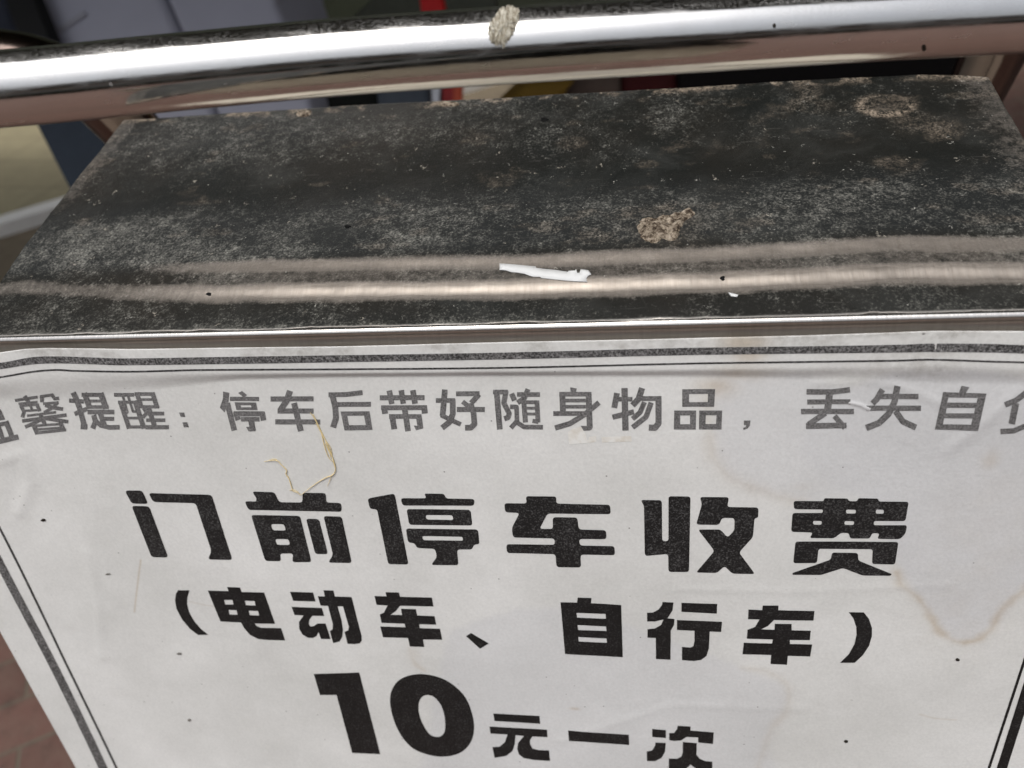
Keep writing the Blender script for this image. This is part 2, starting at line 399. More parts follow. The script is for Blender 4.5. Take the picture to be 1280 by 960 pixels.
# rows: back -> front on the hood, then the rolled lip, then down the front
NS = 620
tt = np.concatenate([np.linspace(1, 0, 300)])
root = empty('sign_box', W(P0 + AIN * .03 + ADN * .17), 'grimy stainless steel sign box with a sloping hood and a notice glued on its front', 'sign box')
u01 = np.linspace(0, 1, NS)
rows = []; A = {k: [] for k in ('clean', 'pale', 'tan', 'tint', 'polish')}
RL = 1.7
ringc = pl(1108, 131); rc2 = pl(1140, 150)
lump = pl(833, 288)
def back_t(s): return np.interp(s, Bk[:, 0], Bk[:, 1])
for f in tt:
    # end lines of this row at roughly constant fraction of depth
    tm = f * 100.
    l_t = lt[:, 1].min() * 0 + f * lt[-1, 1] + (1 - f) * 1.2
    r_t = f * rt[-1, 1] + (1 - f) * 1.2
    sl = np.interp(l_t, lt[:, 1], lt[:, 0]); sr = np.interp(r_t, rt[:, 1], rt[:, 0])
    s = sl + (sr - sl) * u01
    t = (1 - f) * 1.2 + f * back_t(s)
    P = P0 + AX * (s * 1e-3)[:, None] + TD * (t * 1e-3)[:, None] - TN * (hood_up(s, t) * 1e-3)[:, None]
    rows.append(Wn(P))
    ta = np.interp(s, ridgeA[:, 0], ridgeA[:, 1]); tb = np.interp(s, ridgeB[:, 0], ridgeB[:, 1])
    fa = .30 + .70 * sstep(-165, -70, s)
    fb = sstep(-165, -95, s) * (1 - .7 * sstep(140, 190, s))
    nz = 3 * (fbm(s / 12, t / 4, 11) - .5)
    nzs = fbm(s / 30 + 7, t / 30, 21)
    cl = np.maximum(fa * np.exp(-(np.abs(t - ta + .6 * nz) / 3.9) ** 2.6), .74 * fb * np.exp(-(np.abs(t - tb + .6 * nz) / 3.3) ** 2.4))
    mid = ((t > np.minimum(ta, tb)) & (t < np.maximum(ta, tb)))
    cl = np.maximum(cl, np.where(mid, .22 * fb, 0))
    cl = np.maximum(cl, 1 - sstep(1.2, 2.1, t + nz * .8))
    # worn side margins
    cl = np.maximum(cl, .20 * (1 - sstep(0, 18, s - sl)) * sstep(60, 100, t))
    cl = np.maximum(cl, .20 * (1 - sstep(0, 22, sr - s)) * sstep(15, 40, t))
    A['clean'].append(cl); A['polish'].append((1 - sstep(1.2, 2.4, t + nz * .3)))
    tw = t + 14 * (fbm(s / 25 + 3, t / 25, 23) - .5)
    pale = .24 + .20 * sstep(30, 40, t) * (1 - sstep(58, 78, tw)) - .34 * np.exp(-((tw - 86) / 11.) ** 2) + .5 * (nzs - .5)
    pale += .12 * (1 - sstep(-110, -20, s)) * sstep(30, 38, t) * (1 - sstep(70, 90, tw)) + .12 * sstep(100, 120, t) * (1 - sstep(-60, 40, s))
    pale += 0 + .30 * (1 - sstep(2, 6, t)) * (1 - .6 * sstep(-30, 60, s))
    pale += -.15 * sstep(60, 130, s) * sstep(70, 90, t)
    A['pale'].append(pale)
    e = np.hypot((s - ringc[0]) / 9.5, (t - ringc[1] - 1) / 7.5)
    ring = np.exp(-((e - 1) / .20) ** 2) * (.5 + .5 * np.cos(np.arctan2(t - ringc[1], s - ringc[0]) + 1.9)) + .18 * (e < 1)
    tn = ring * 1.6
    tn += .8 * np.exp(-((np.hypot((s - rc2[0]) / 6, (t - rc2[1]) / 6)) ** 2)) * .35
    bt = back_t(s) - t
    tn += (1 - sstep(0, 3.5 + 6. * fbm(s / 14, t * 0, 5), bt)) * sstep(.50, .58, fbm(s / 10 + 3, bt / 9, 31) + .12 * sstep(50, 130, s)) * 1.1
    tn += .24 * sstep(.58, .78, fbm(s / 22 + 2, t / 20 + 1, 41)) * sstep(40, 80, s) * sstep(60, 80, t)
    tn += .18 * sstep(.64, .76, fbm(s / 15 + 9, t / 8 + 4, 43)) * sstep(30, 40, t)
    tn += .25 * np.exp(-(np.hypot((s - lump[0]) / 13, (t - lump[1]) / 11)) ** 2)
    A['tan'].append(np.clip(tn, 0, 1))
    A['tint'].append(np.clip(.9 * sstep(30, 40, t) * (1 - sstep(60, 90, tw)) + .3 * (1 - sstep(4, 14, t)) + .5 * sstep(105, 130, t) * (1 - sstep(-120, -20, s)), 0, 1))
# lip rows : around a small radius from the hood direction to straight down the board
sl, sr = lt[0, 0], rt[0, 0]
s = sl + (sr - sl) * u01
for k, a in enumerate(np.linspace(0, 1, 12)[1:]):
    ang = a * (math.pi / 2 + TS)
    # arc centre
    c = P0 + TD * 1.2e-3 + TN * RL * 1e-3
    q = c - TN * RL * 1e-3 * math.cos(ang) - TD * RL * 1e-3 * math.sin(ang)
    P = q[None, :] + AX * (s * 1e-3)[:, None]
    rows.append(Wn(P))
    A['polish'].append(np.full(NS, 1. if k < 5 else .45)); A['clean'].append(np.full(NS, 1.)); A['pale'].append(np.full(NS, .5)); A['tan'].append(np.zeros(NS)); A['tint'].append(np.zeros(NS))
qlast = q
LIP_IN = qlast.dot(AIN)       # depth of the lip's front face
for dv in (.001, .003, .006, .010):
    P = qlast[None, :] + ADN * dv + AX * (s * 1e-3)[:, None]
    rows.append(Wn(P))
    A['polish'].append(np.full(NS, .4)); A['clean'].append(np.full(NS, .95)); A['pale'].append(np.full(NS, .5)); A['tan'].append(np.zeros(NS)); A['tint'].append(np.zeros(NS))
hood = grid_mesh('hood', np.array(rows), M_plate, root, {k: np.array(v) for k, v in A.items()}, flip=True)
so = hood.modifiers.new('thick', 'SOLIDIFY'); so.thickness = .0012; so.offset = -1

# ------------------------------------------------------------------ the notice: surface, then print draped on it
FRONT = LIP_IN                              # AIN-depth of the sheet's base plane
PQ = P0 * 1.0
def pv(x, y):
    """photo point -> (u, v) mm on the notice base plane"""
    c = ray(x, y); P = c * (FRONT / c.dot(AIN))
    return P.dot(AX) * 1e3, P.dot(ADN) * 1e3
vs = np.array([pv(x, y) for x, y in [(-60, 474), (0, 472), (40, 466), (100, 464), (300, 463.5), (640, 461), (853, 458), (1000, 456), (1165, 452), (1280, 455), (1420, 456)]])
vs2 = np.array([pv(x, y) for x, y in [(-60, 500), (0, 500), (100, 500), (180, 489), (300, 475), (427, 471), (640, 470), (853, 471), (1000, 474), (1165, 478), (1280, 480), (1420, 485)]])
bul = pv(-30, 470)
rb = pv(1230, 500)
def dist(U, V, L):
    L = np.asarray(L); m = np.full(U.shape, 1e9)
    for i in range(len(L) - 1):
        a, b = L[i], L[i + 1]; d = b - a; q = max((d * d).sum(), 1e-9)
        t = np.clip(((U - a[0]) * d[0] + (V - a[1]) * d[1]) / q, 0, 1)
        m = np.minimum(m, np.hypot(U - a[0] - t * d[0], V - a[1] - t * d[1]))
    return m
creases = [(np.array([pv(*q) for q in P]), am, wdt) for P, am, wdt in [
    ([(1062, 502), (1075, 505), (1085, 510)], .40, .45), ([(1165, 415), (1168, 440), (1172, 455)], .22, .8),
    ([(1185, 560), (1235, 520), (1290, 470)], .28, 2.5), ([(1020, 478), (1075, 474), (1120, 480), (1170, 500)], .22, 1.8),
    ([(0, 575), (28, 568), (40, 600), (25, 640)], .35, 3.0), ([(110, 690), (125, 760), (128, 820)], .22, 2.6), ([(850, 735), (1000, 738), (1180, 730)], .10, 2.0), ([(700, 925), (840, 880), (1000, 885)], .12, 2.5)]]
def bulge(u, v):
    """sheet height towards the viewer, mm"""
    v1 = np.interp(u, vs[:, 0], vs[:, 1]); v2 = np.interp(u, vs2[:, 0], vs2[:, 1])
    e = .35 + .75 * (1 - sstep(0, 1, (v - v1) / np.maximum(v2 - v1, .5)))
    e += .55 * (1 - sstep(0, 1, (v - v1) / np.maximum(v2 - v1, .5)))
    e += .9 * np.exp(-((u - bul[0]) / 26) ** 2 - ((v - bul[1]) / 20) ** 2)
    e += .7 * np.exp(-((u - rb[0]) / 30) ** 2 - ((v - rb[1]) / 14) ** 2)
    for L_, am, wdt in creases: e = e + am * np.exp(-(dist(u, v, L_) / wdt) ** 2)
    e += .15 + .45 * (fbm(u / 45 + 20, v / 45 + 20, 61, 3) - .5) + .16 * (fbm(u / 10 + 5, v / 10 + 2, 71, 3) - .5)
    return np.maximum(e, .12)
def on_sheet(x, y, lift=0.):
    """photo pixels (arrays) -> u, v on the curved sheet"""
    x = np.asarray(x, float); y = np.asarray(y, float)
    c = np.stack([(x - 640) / F, (y - 480) / F, np.ones_like(x)], -1)
    e = np.zeros_like(x)
    for _ in range(6):
        P = c * ((FRONT - (e + lift) * 1e-3) / (c @ AIN))[..., None]
        u = P @ AX * 1e3; v = P @ ADN * 1e3; e = bulge(u, v)
    return u, v
def sheet_pts(u, v, lift=0.):
    e = bulge(u, v) + lift
    P = AX * (u * 1e-3)[..., None] + ADN * (v * 1e-3)[..., None] + AIN * (FRONT - e * 1e-3)[..., None]
    return Wn(P)
# sheet outline
tx = np.array([-260, -190, -60, 0, 30, 60, 160, 300, 427, 640, 853, 1000, 1120, 1165, 1280, 1420, 1490])
ty = np.array([462, 457, 448, 440.5, 436.3, 435, 436.4, 434.5, 433, 427.5, 423, 419.5, 415.5, 413.6, 414, 415, 416])
tu, tv = on_sheet(tx, ty)
lu0 = pv(0, 786); lu1 = pv(96, 960)
ru0 = pv(1340, 860); ru1 = pv(1303, 960)
k_l = (lu1[0] - lu0[0]) / (lu1[1] - lu0[1])
U_L = lambda v: lu0[0] + k_l * (v - lu0[1])
U_R = lambda v: (ru0[0] + ru1[0]) / 2 + 0 * v
vtop = tv.min(); vbot = vtop + 270
vrow = np.concatenate([np.linspace(0, 1, 420)[:-1] * .72, np.linspace(.72, 1, 40)])
NU = 900
uu = np.linspace(0, 1, NU)
Ug = np.zeros((len(vrow), NU)); Vg = np.zeros_like(Ug)
for i, f in enumerate(vrow):
    vv = vtop + f * (vbot - vtop)
    a, b = U_L(vv), U_R(vv)
    Ug[i] = a + (b - a) * uu
    tvi = np.interp(Ug[i], tu, tv)
    Vg[i] = tvi + f * (vbot - tvi)
# photo-like coordinates of the stain outlines, turned into sheet millimetres
def uvl(pts): return np.array([on_sheet(np.array([x]), np.array([y]))for x, y in catmull(pts, 6)]).reshape(-1, 2)
def dist(U, V, L):
    L = np.asarray(L); m = np.full(U.shape, 1e9)
    for i in range(len(L) - 1):
        a, b = L[i], L[i + 1]; d = b - a; q = max((d * d).sum(), 1e-9)
        t = np.clip(((U - a[0]) * d[0] + (V - a[1]) * d[1]) / q, 0, 1)
        m = np.minimum(m, np.hypot(U - a[0] - t * d[0], V - a[1] - t * d[1]))
    return m
stain = np.zeros_like(Ug); soak = np.zeros_like(Ug)
wob = (fbm(Ug / 3.5, Vg / 3.5, 81) - .5)
def side(U, V, poly):
    poly = np.asarray(poly); ins = np.zeros(U.shape, bool); n = len(poly)
    for i in range(n):
        x1, y1 = poly[i]; x2, y2 = poly[(i + 1) % n]
        c = ((y1 > V) != (y2 > V)) & (U < (x2 - x1) * (V - y1) / (y2 - y1 + 1e-12) + x1); ins ^= c
    return ins
for pts, amp, wd_, inner in [
    ([(1120, 715), (1128, 732), (1145, 745), (1160, 765), (1175, 790), (1196, 802), (1222, 800), (1240, 785), (1250, 765), (1275, 742), (1330, 700)], .52, 1.6, .10),
    ([(935, 425), (925, 455), (900, 475), (885, 500), (888, 560), (905, 590), (930, 605), (975, 622), (1000, 628)], .22, 2.4, .06),
    ([(928, 835), (960, 840), (985, 860), (982, 890), (965, 910), (955, 935), (945, 965)], .20, 1.6, .05),
    ([(512, 810), (518, 828), (530, 838)], .24, 1.3, .05)]:
    L = uvl(pts); d = dist(Ug, Vg, L) + wob * 2.2
    stain = np.maximum(stain, amp * np.exp(-(np.maximum(d, 0) / wd_) ** 1.4) * (.55 + .9 * fbm(Ug / 8, Vg / 8, 91)))
# thin scratches
for pts, amp in [([(176, 700), (172, 730), (168, 765)], .55), ([(237, 752), (255, 756), (270, 758)], .25), ([(1150, 893), (1170, 898), (1195, 900)], .3)]:
    stain = np.maximum(stain, amp * np.exp(-(dist(Ug, Vg, uvl(pts)) / .38) ** 2))
# soft filled blots
for (x, y, ru_, rv_, amp) in [(895, 482, 6, 4, .5), (928, 428, 7, 3, .75), (936, 438, 5, 5, .6), (925, 466, 8, 3, .45), (1238, 575, 2.5, 3.5, .30), (517, 818, 3, 5, .14), (1003, 610, 4, 2, .1), (718, 886, 2.0, .8, .6), (885, 555, 2.5, 5, .18)]:
    u0, v0 = on_sheet(np.array([x]), np.array([y])); q = ((Ug - u0) / ru_) ** 2 + ((Vg - v0) / rv_) ** 2
    stain = np.maximum(stain, amp * np.exp(-q) * (.6 + .8 * fbm(Ug / 4, Vg / 4, 95)))
core = uvl([(1240, 640), (1215, 720), (1205, 780)])
stain = np.maximum(stain, .10 * np.exp(-(dist(Ug, Vg, core) / 16.) ** 2) * fbm(Ug / 6, Vg / 6, 93) * 1.6)
poly = uvl([(1125, 715), (1160, 765), (1196, 802), (1240, 785), (1275, 742), (1400, 600), (1300, 480), (1100, 470), (1000, 560), (1100, 640)])
soak = np.maximum(soak, side(Ug + wob * 2, Vg + wob * 2, poly) * .7)
poly = uvl([(890, 470), (905, 590), (1000, 625), (1100, 600), (1090, 500), (1000, 470)])
soak = np.maximum(soak, side(Ug + wob * 3, Vg + wob * 3, poly) * .5)
poly = uvl([(560, 790), (700, 760), (940, 840), (985, 870), (960, 930), (940, 990), (520, 990)])
soak = np.maximum(soak, side(Ug + wob * 3, Vg + wob * 3, poly) * .5)
def blur(a, n=6):
    for _ in range(n):
        a = (a + np.roll(a, 1, 0) + np.roll(a, -1, 0) + np.roll(a, 1, 1) + np.roll(a, -1, 1)) / 5
    return a
soak = blur(soak, 14)
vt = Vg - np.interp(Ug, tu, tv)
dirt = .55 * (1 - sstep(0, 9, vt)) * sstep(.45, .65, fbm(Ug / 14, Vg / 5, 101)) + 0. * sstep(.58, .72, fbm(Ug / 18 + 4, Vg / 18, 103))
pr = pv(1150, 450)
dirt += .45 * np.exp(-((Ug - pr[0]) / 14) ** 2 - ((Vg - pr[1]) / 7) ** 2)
paper = grid_mesh('notice_sheet', sheet_pts(Ug, Vg), M_paper, None, {'stain': stain, 'soak': soak, 'dirt': np.clip(dirt, 0, 1)}, flip=True)
tag(paper, 'large weathered white paper notice with black Chinese lettering, glued on the steel box', 'notice')
so = paper.modifiers.new('thick', 'SOLIDIFY'); so.thickness = .00012; so.offset = -1

# --- print
def fillet(P, r, n=4):
    if r <= 0: return P
    P = [np.array(p, float) for p in P]; out = []; m = len(P)
    for i in range(m):
        a, b, c = P[i - 1], P[i], P[(i + 1) % m]
        la, lc = np.linalg.norm(a - b), np.linalg.norm(c - b)
        k = min(r, la * .45, lc * .45); p = b + (a - b) / la * k; q = b + (c - b) / lc * k
        for j in range(n + 1):
            t = j / n; out.append((1 - t) ** 2 * p + 2 * t * (1 - t) * b + t * t * q)
    return out
def stroke(P, w):
    """segments of a pen stroke as quads plus a small disc at each inner joint"""
    P = [np.array(p, float) for p in P]; out = []
    for a, b in zip(P[:-1], P[1:]):
        d = (b - a) / np.linalg.norm(b - a); n = np.array((-d[1], d[0])) * w / 2
        out.append([a + n, b + n, b - n, a - n])
    for p in P[1:-1]:
        out.append([p + np.array((math.cos(t), math.sin(t))) * w / 2 for t in np.linspace(0, 2 * math.pi, 11)[:-1]])
    return out
def G_(ox, oy, pos=(), neg=(), strokes=(), r=0, smooth=False):
    """glyph in 8x photo pixels -> (positive polygons, negative polygons) in photo pixels"""
    tr = lambda P: [(ox + p[0] / 8., oy + p[1] / 8.) for p in P]
    PP = [tr(catmull(p, 5, True) if smooth else fillet(p, r)) for p in pos]
    NN = [tr(catmull(p, 5, True) if smooth else fillet(p, r * .8)) for p in neg]
    for st in strokes:
        w = st[0] * 1.06; PP += [tr(q) for q in stroke(st[1:], w)]
    return PP, NN
def print_mesh(name, glyphs, mat, parent, lift=.10, step=2.5):
    V = []; Fc = []
    for PP, NN in glyphs:
        vv = []; ff = []
        for P in PP + NN:
            a = np.array(P); u, v = on_sheet(a[:, 0], a[:, 1], lift)
            b = len(vv); q = [Vector((float(x), float(y))) for x, y in zip(u, v)]
            ar = sum(q[i - 1].x * q[i].y - q[i].x * q[i - 1].y for i in range(len(q)))
            vv += q if ar > 0 else q[::-1]; ff.append(list(range(b, len(vv))))
        us = [p.x for p in vv]; vs_ = [p.y for p in vv]; ed = []
        x0, x1, y0, y1 = min(us) - .1, max(us) + .1, min(vs_) - .1, max(vs_) + .1
        for g in np.arange(math.floor(x0 / step) * step + .013, x1, step):
            if g > x0: ed.append((len(vv), len(vv) + 1)); vv += [Vector((float(g), y0)), Vector((float(g), y1))]
        for g in np.arange(math.floor(y0 / step) * step + .017, y1, step):
            if g > y0: ed.append((len(vv), len(vv) + 1)); vv += [Vector((x0, float(g))), Vector((x1, float(g)))]
        r = geometry.delaunay_2d_cdt(vv, ed, ff, 0, 1e-5)
        npos = len(PP); base = len(V); use = {}
        for tri, orig in zip(r[2], r[5]):
            if any(o < npos for o in orig) and not any(o >= npos for o in orig):
                idx = []
                for t in tri:
                    if t not in use: use[t] = base + len(use)
                    idx.append(use[t])
                Fc.append(idx)
        inv = sorted(use.items(), key=lambda k: k[1])
        V += [(r[0][k].x, r[0][k].y) for k, _ in inv]
    a = np.array(V); Pw = sheet_pts(a[:, 0], a[:, 1], lift)
    return mesh(name, [tuple(p) for p in Pw], Fc, mat, parent)

RR = 30
head = [
 G_(145, 600, [[(88,105),(262,105),(322,240),(155,235)], [(155,258),(330,262),(522,775),(355,772)],
   [(325,130),(955,148),(1165,800),(918,795),(955,712),(797,232),(370,220)]], r=RR+4),
 G_(300, 600, [[(120,115),(345,122),(392,222),(625,225),(625,128),(858,130),(862,225),(1012,230),(1018,318),(85,300),(45,212),(160,215),(165,185)],
   [(110,350),(600,358),(715,822),(522,822),(532,735),(398,735),(412,812),(252,810)], [(660,387),(790,390),(880,742),(752,740)],
   [(835,360),(1017,366),(1118,830),(880,826),(930,750)]],
   [[(308,440),(440,442),(460,505),(325,503)], [(350,590),(485,592),(502,650),(368,648)]], r=RR),
 G_(450, 600, [[(75,185),(345,135),(485,845),(282,842),(170,292),(100,290)],
   [(640,135),(840,138),(862,185),(1145,190),(1140,258),(425,255),(405,182),(665,182)], [(465,290),(1105,298),(1125,455),(492,448)],
   [(458,485),(1180,495),(1195,642),(1140,645),(1120,695),(970,695),(985,852),(710,850),(770,770),(750,688),(570,680),(545,632),(480,625)]],
   [[(655,350),(925,352),(935,400),(665,395)], [(620,560),(1025,568),(1032,607),(632,602)]], r=RR),
 G_(620, 605, [[(295,122),(605,125),(600,195),(1140,208),(1148,302),(515,295),(435,448),(570,450),(567,332),(812,335),(828,455),(1100,462),(1105,552),(830,550),
   (838,615),(1185,622),(1190,712),(845,706),(850,835),(605,832),(595,702),(110,690),(102,602),(590,608),(585,545),(170,535),(158,440),(235,290),(92,282),(82,192),(310,195)]], r=RR),
 G_(795, 605, [[(45,160),(258,162),(262,572),(325,572),(325,122),(545,125),(530,880),(325,880),(322,700),(88,720),(80,215)],
   [(638,130),(930,132),(912,230),(1225,235),(1222,335),(1185,345),(1170,530),(1030,685),(1190,900),(965,898),(885,820),(810,890),(600,885),(785,670),(620,455),(845,455),(915,535),(985,465),(985,340),(860,338),(830,410),(602,405),(660,200)]], r=RR),
 G_(980, 610, [[(95,130),(395,132),(405,102),(635,105),(650,132),(730,132),(745,102),(938,106),(950,135),(1248,138),(1215,330),(900,330),(895,372),(1232,372),(1215,455),(1160,512),(930,508),(960,455),(880,450),(860,505),(660,505),(650,450),(570,448),(500,503),(255,500),(290,445),(72,438),(85,250),(385,250),(392,215),(100,212)],
   [(115,535),(1145,540),(1110,765),(880,760),(888,612),(345,608),(330,750),(92,752)],
   [(480,645),(740,650),(742,725),(1082,862),(1060,878),(785,875),(590,800),(370,870),(85,868),(85,850),(470,715)]],
   [[(620,215),(720,218),(718,255),(622,255)], [(918,215),(1000,218),(998,257),(918,257)], [(290,328),(380,330),(375,368),(292,366)], [(605,330),(702,332),(698,370),(605,368)]], r=RR-3)]
print_mesh('heading_lettering', head, M_ink_big, paper)
sub = [
 G_(210, 725, [[(100,102),(215,104),(194,170),(190,240),(210,320),(260,410),(330,490),(402,548),(300,550),(220,490),(140,395),(85,290),(70,200),(78,140)],
   [(398,105),(605,112),(590,70),(720,75),(735,120),(960,125),(1070,438),(865,435),(885,460),(930,478),(1130,482),(1172,605),(1000,600),(900,590),(820,550),(760,480),(730,425),(525,415)]],
   [[(560,200),(645,200),(655,245),(572,245)], [(768,208),(865,210),(875,255),(778,252)], [(605,300),(685,302),(695,347),(615,345)], [(805,307),(900,310),(912,355),(818,352)]]),
 G_(355, 725, [[(60,118),(290,125),(315,215),(92,208)],
   [(75,268),(378,280),(402,360),(285,358),(255,395),(248,440),(265,465),(300,460),(335,435),(415,435),(465,590),(370,590),(345,520),(325,560),(290,580),(240,578),(185,545),(152,490),(150,420),(195,355),(105,350)],
   [(395,102),(495,106),(508,165),(675,170),(775,560),(778,605),(755,635),(700,642),(635,638),(605,518),(640,505),(650,470),(590,265),(535,262),(575,400),(590,500),(582,570),(555,615),(492,632),(458,512),(485,495),(488,440),(440,260),(365,255),(338,162),(408,165)]]),
 G_(465, 725, [[(135,122),(270,125),(280,168),(598,176),(615,265),(280,258),(240,310),(185,348),(300,350),(290,288),(438,292),(452,355),(625,362),(642,447),(470,442),(478,482),(680,488),(702,598),(510,595),(522,670),(378,665),(360,580),(110,573),(82,465),(335,472),(325,437),(95,428),(78,345),(120,325),(155,255),(45,248),(25,160),(145,163)],
   [(940,562),(990,530),(1168,635),(1080,688)]]),
 G_(690, 730, [[(85,182),(250,186),(258,136),(395,140),(390,192),(692,210),(708,732),(130,700)]],
   [[(245,288),(535,300),(540,348),(250,336)], [(255,410),(540,425),(545,470),(260,460)], [(262,530),(545,545),(550,588),(268,575)]]),
 G_(800, 730, [[(225,180),(335,185),(325,265),(275,343),(345,350),(340,410),(308,465),(305,758),(160,750),(158,540),(75,537),(75,452),(150,445),(210,410),(235,355),(150,375),(72,375),(70,288),(130,285),(185,255),(220,210)],
   [(415,188),(772,200),(768,297),(415,278)],
   [(370,360),(820,378),(812,480),(697,475),(690,640),(665,720),(610,760),(540,770),(420,762),(420,630),(505,635),(535,620),(545,570),(545,468),(370,460)]]),
 G_(920, 735, [[(268,175),(425,176),(424,222),(785,230),(775,326),(380,320),(320,380),(250,413),(385,418),(388,358),(556,360),(556,423),(748,427),(738,522),(538,520),(540,560),(762,565),(742,685),(518,678),(510,768),(345,760),(352,670),(65,663),(78,547),(362,555),(368,515),(108,507),(115,418),(190,390),(235,315),(120,312),(125,215),(262,222)]]),
 G_(1020, 735, [[(328,242),(478,244),(530,310),(560,400),(560,480),(530,580),(470,670),(388,748),(240,748),(330,660),(385,560),(405,470),(403,390),(375,305)]])]
print_mesh('vehicle_lettering', sub, M_ink_mid, paper)
price = [
 G_(385, 835, [[(58,60),(512,45),(722,862),(442,850),(285,270),(120,270)]]),
 G_(480, 835, [[(60,330),(75,230),(130,140),(220,85),(330,62),(430,65),(540,90),(650,140),(740,210),(810,290),(860,390),(895,520),(900,620),(885,700),(850,770),(790,830),(720,865),(620,885),(510,882),(400,855),(290,805),(200,715),(130,600),(80,460)]],
   [[(345,400),(350,340),(380,290),(430,270),(490,285),(540,330),(580,395),(605,480),(612,570),(605,640),(570,680),(520,688),(460,665),(410,600),(370,520),(350,450)]], smooth=True),
 G_(605, 840, [[(92,415),(555,440),(562,518),(105,490)],
   [(55,545),(630,578),(635,652),(485,645),(460,680),(460,720),(485,765),(540,780),(650,785),(660,890),(500,880),(400,862),(350,825),(332,770),(340,710),(400,640),(315,632),(308,720),(285,790),(220,840),(105,858),(85,752),(160,745),(210,700),(235,625),(65,615)],
   [(840,585),(1448,628),(1452,730),(850,690)]]),
 G_(765, 840, [[(402,570),(540,582),(538,660),(402,650)], [(435,705),(538,710),(530,800),(495,860),(430,892),(350,890),(348,795),(400,785),(430,740)],
   [(658,538),(785,545),(785,585),(1018,605),(1010,720),(862,705),(862,655),(745,650),(690,685),(620,690),(572,682),(572,612),(620,610),(650,570)],
   [(708,700),(848,712),(845,830),(880,870),(930,890),(1003,898),(1003,1010),(870,990),(785,925),(700,1010),(568,1010),(568,865),(650,868),(695,845),(708,800)]])]
print_mesh('price_lettering', price, M_ink_mid, paper)
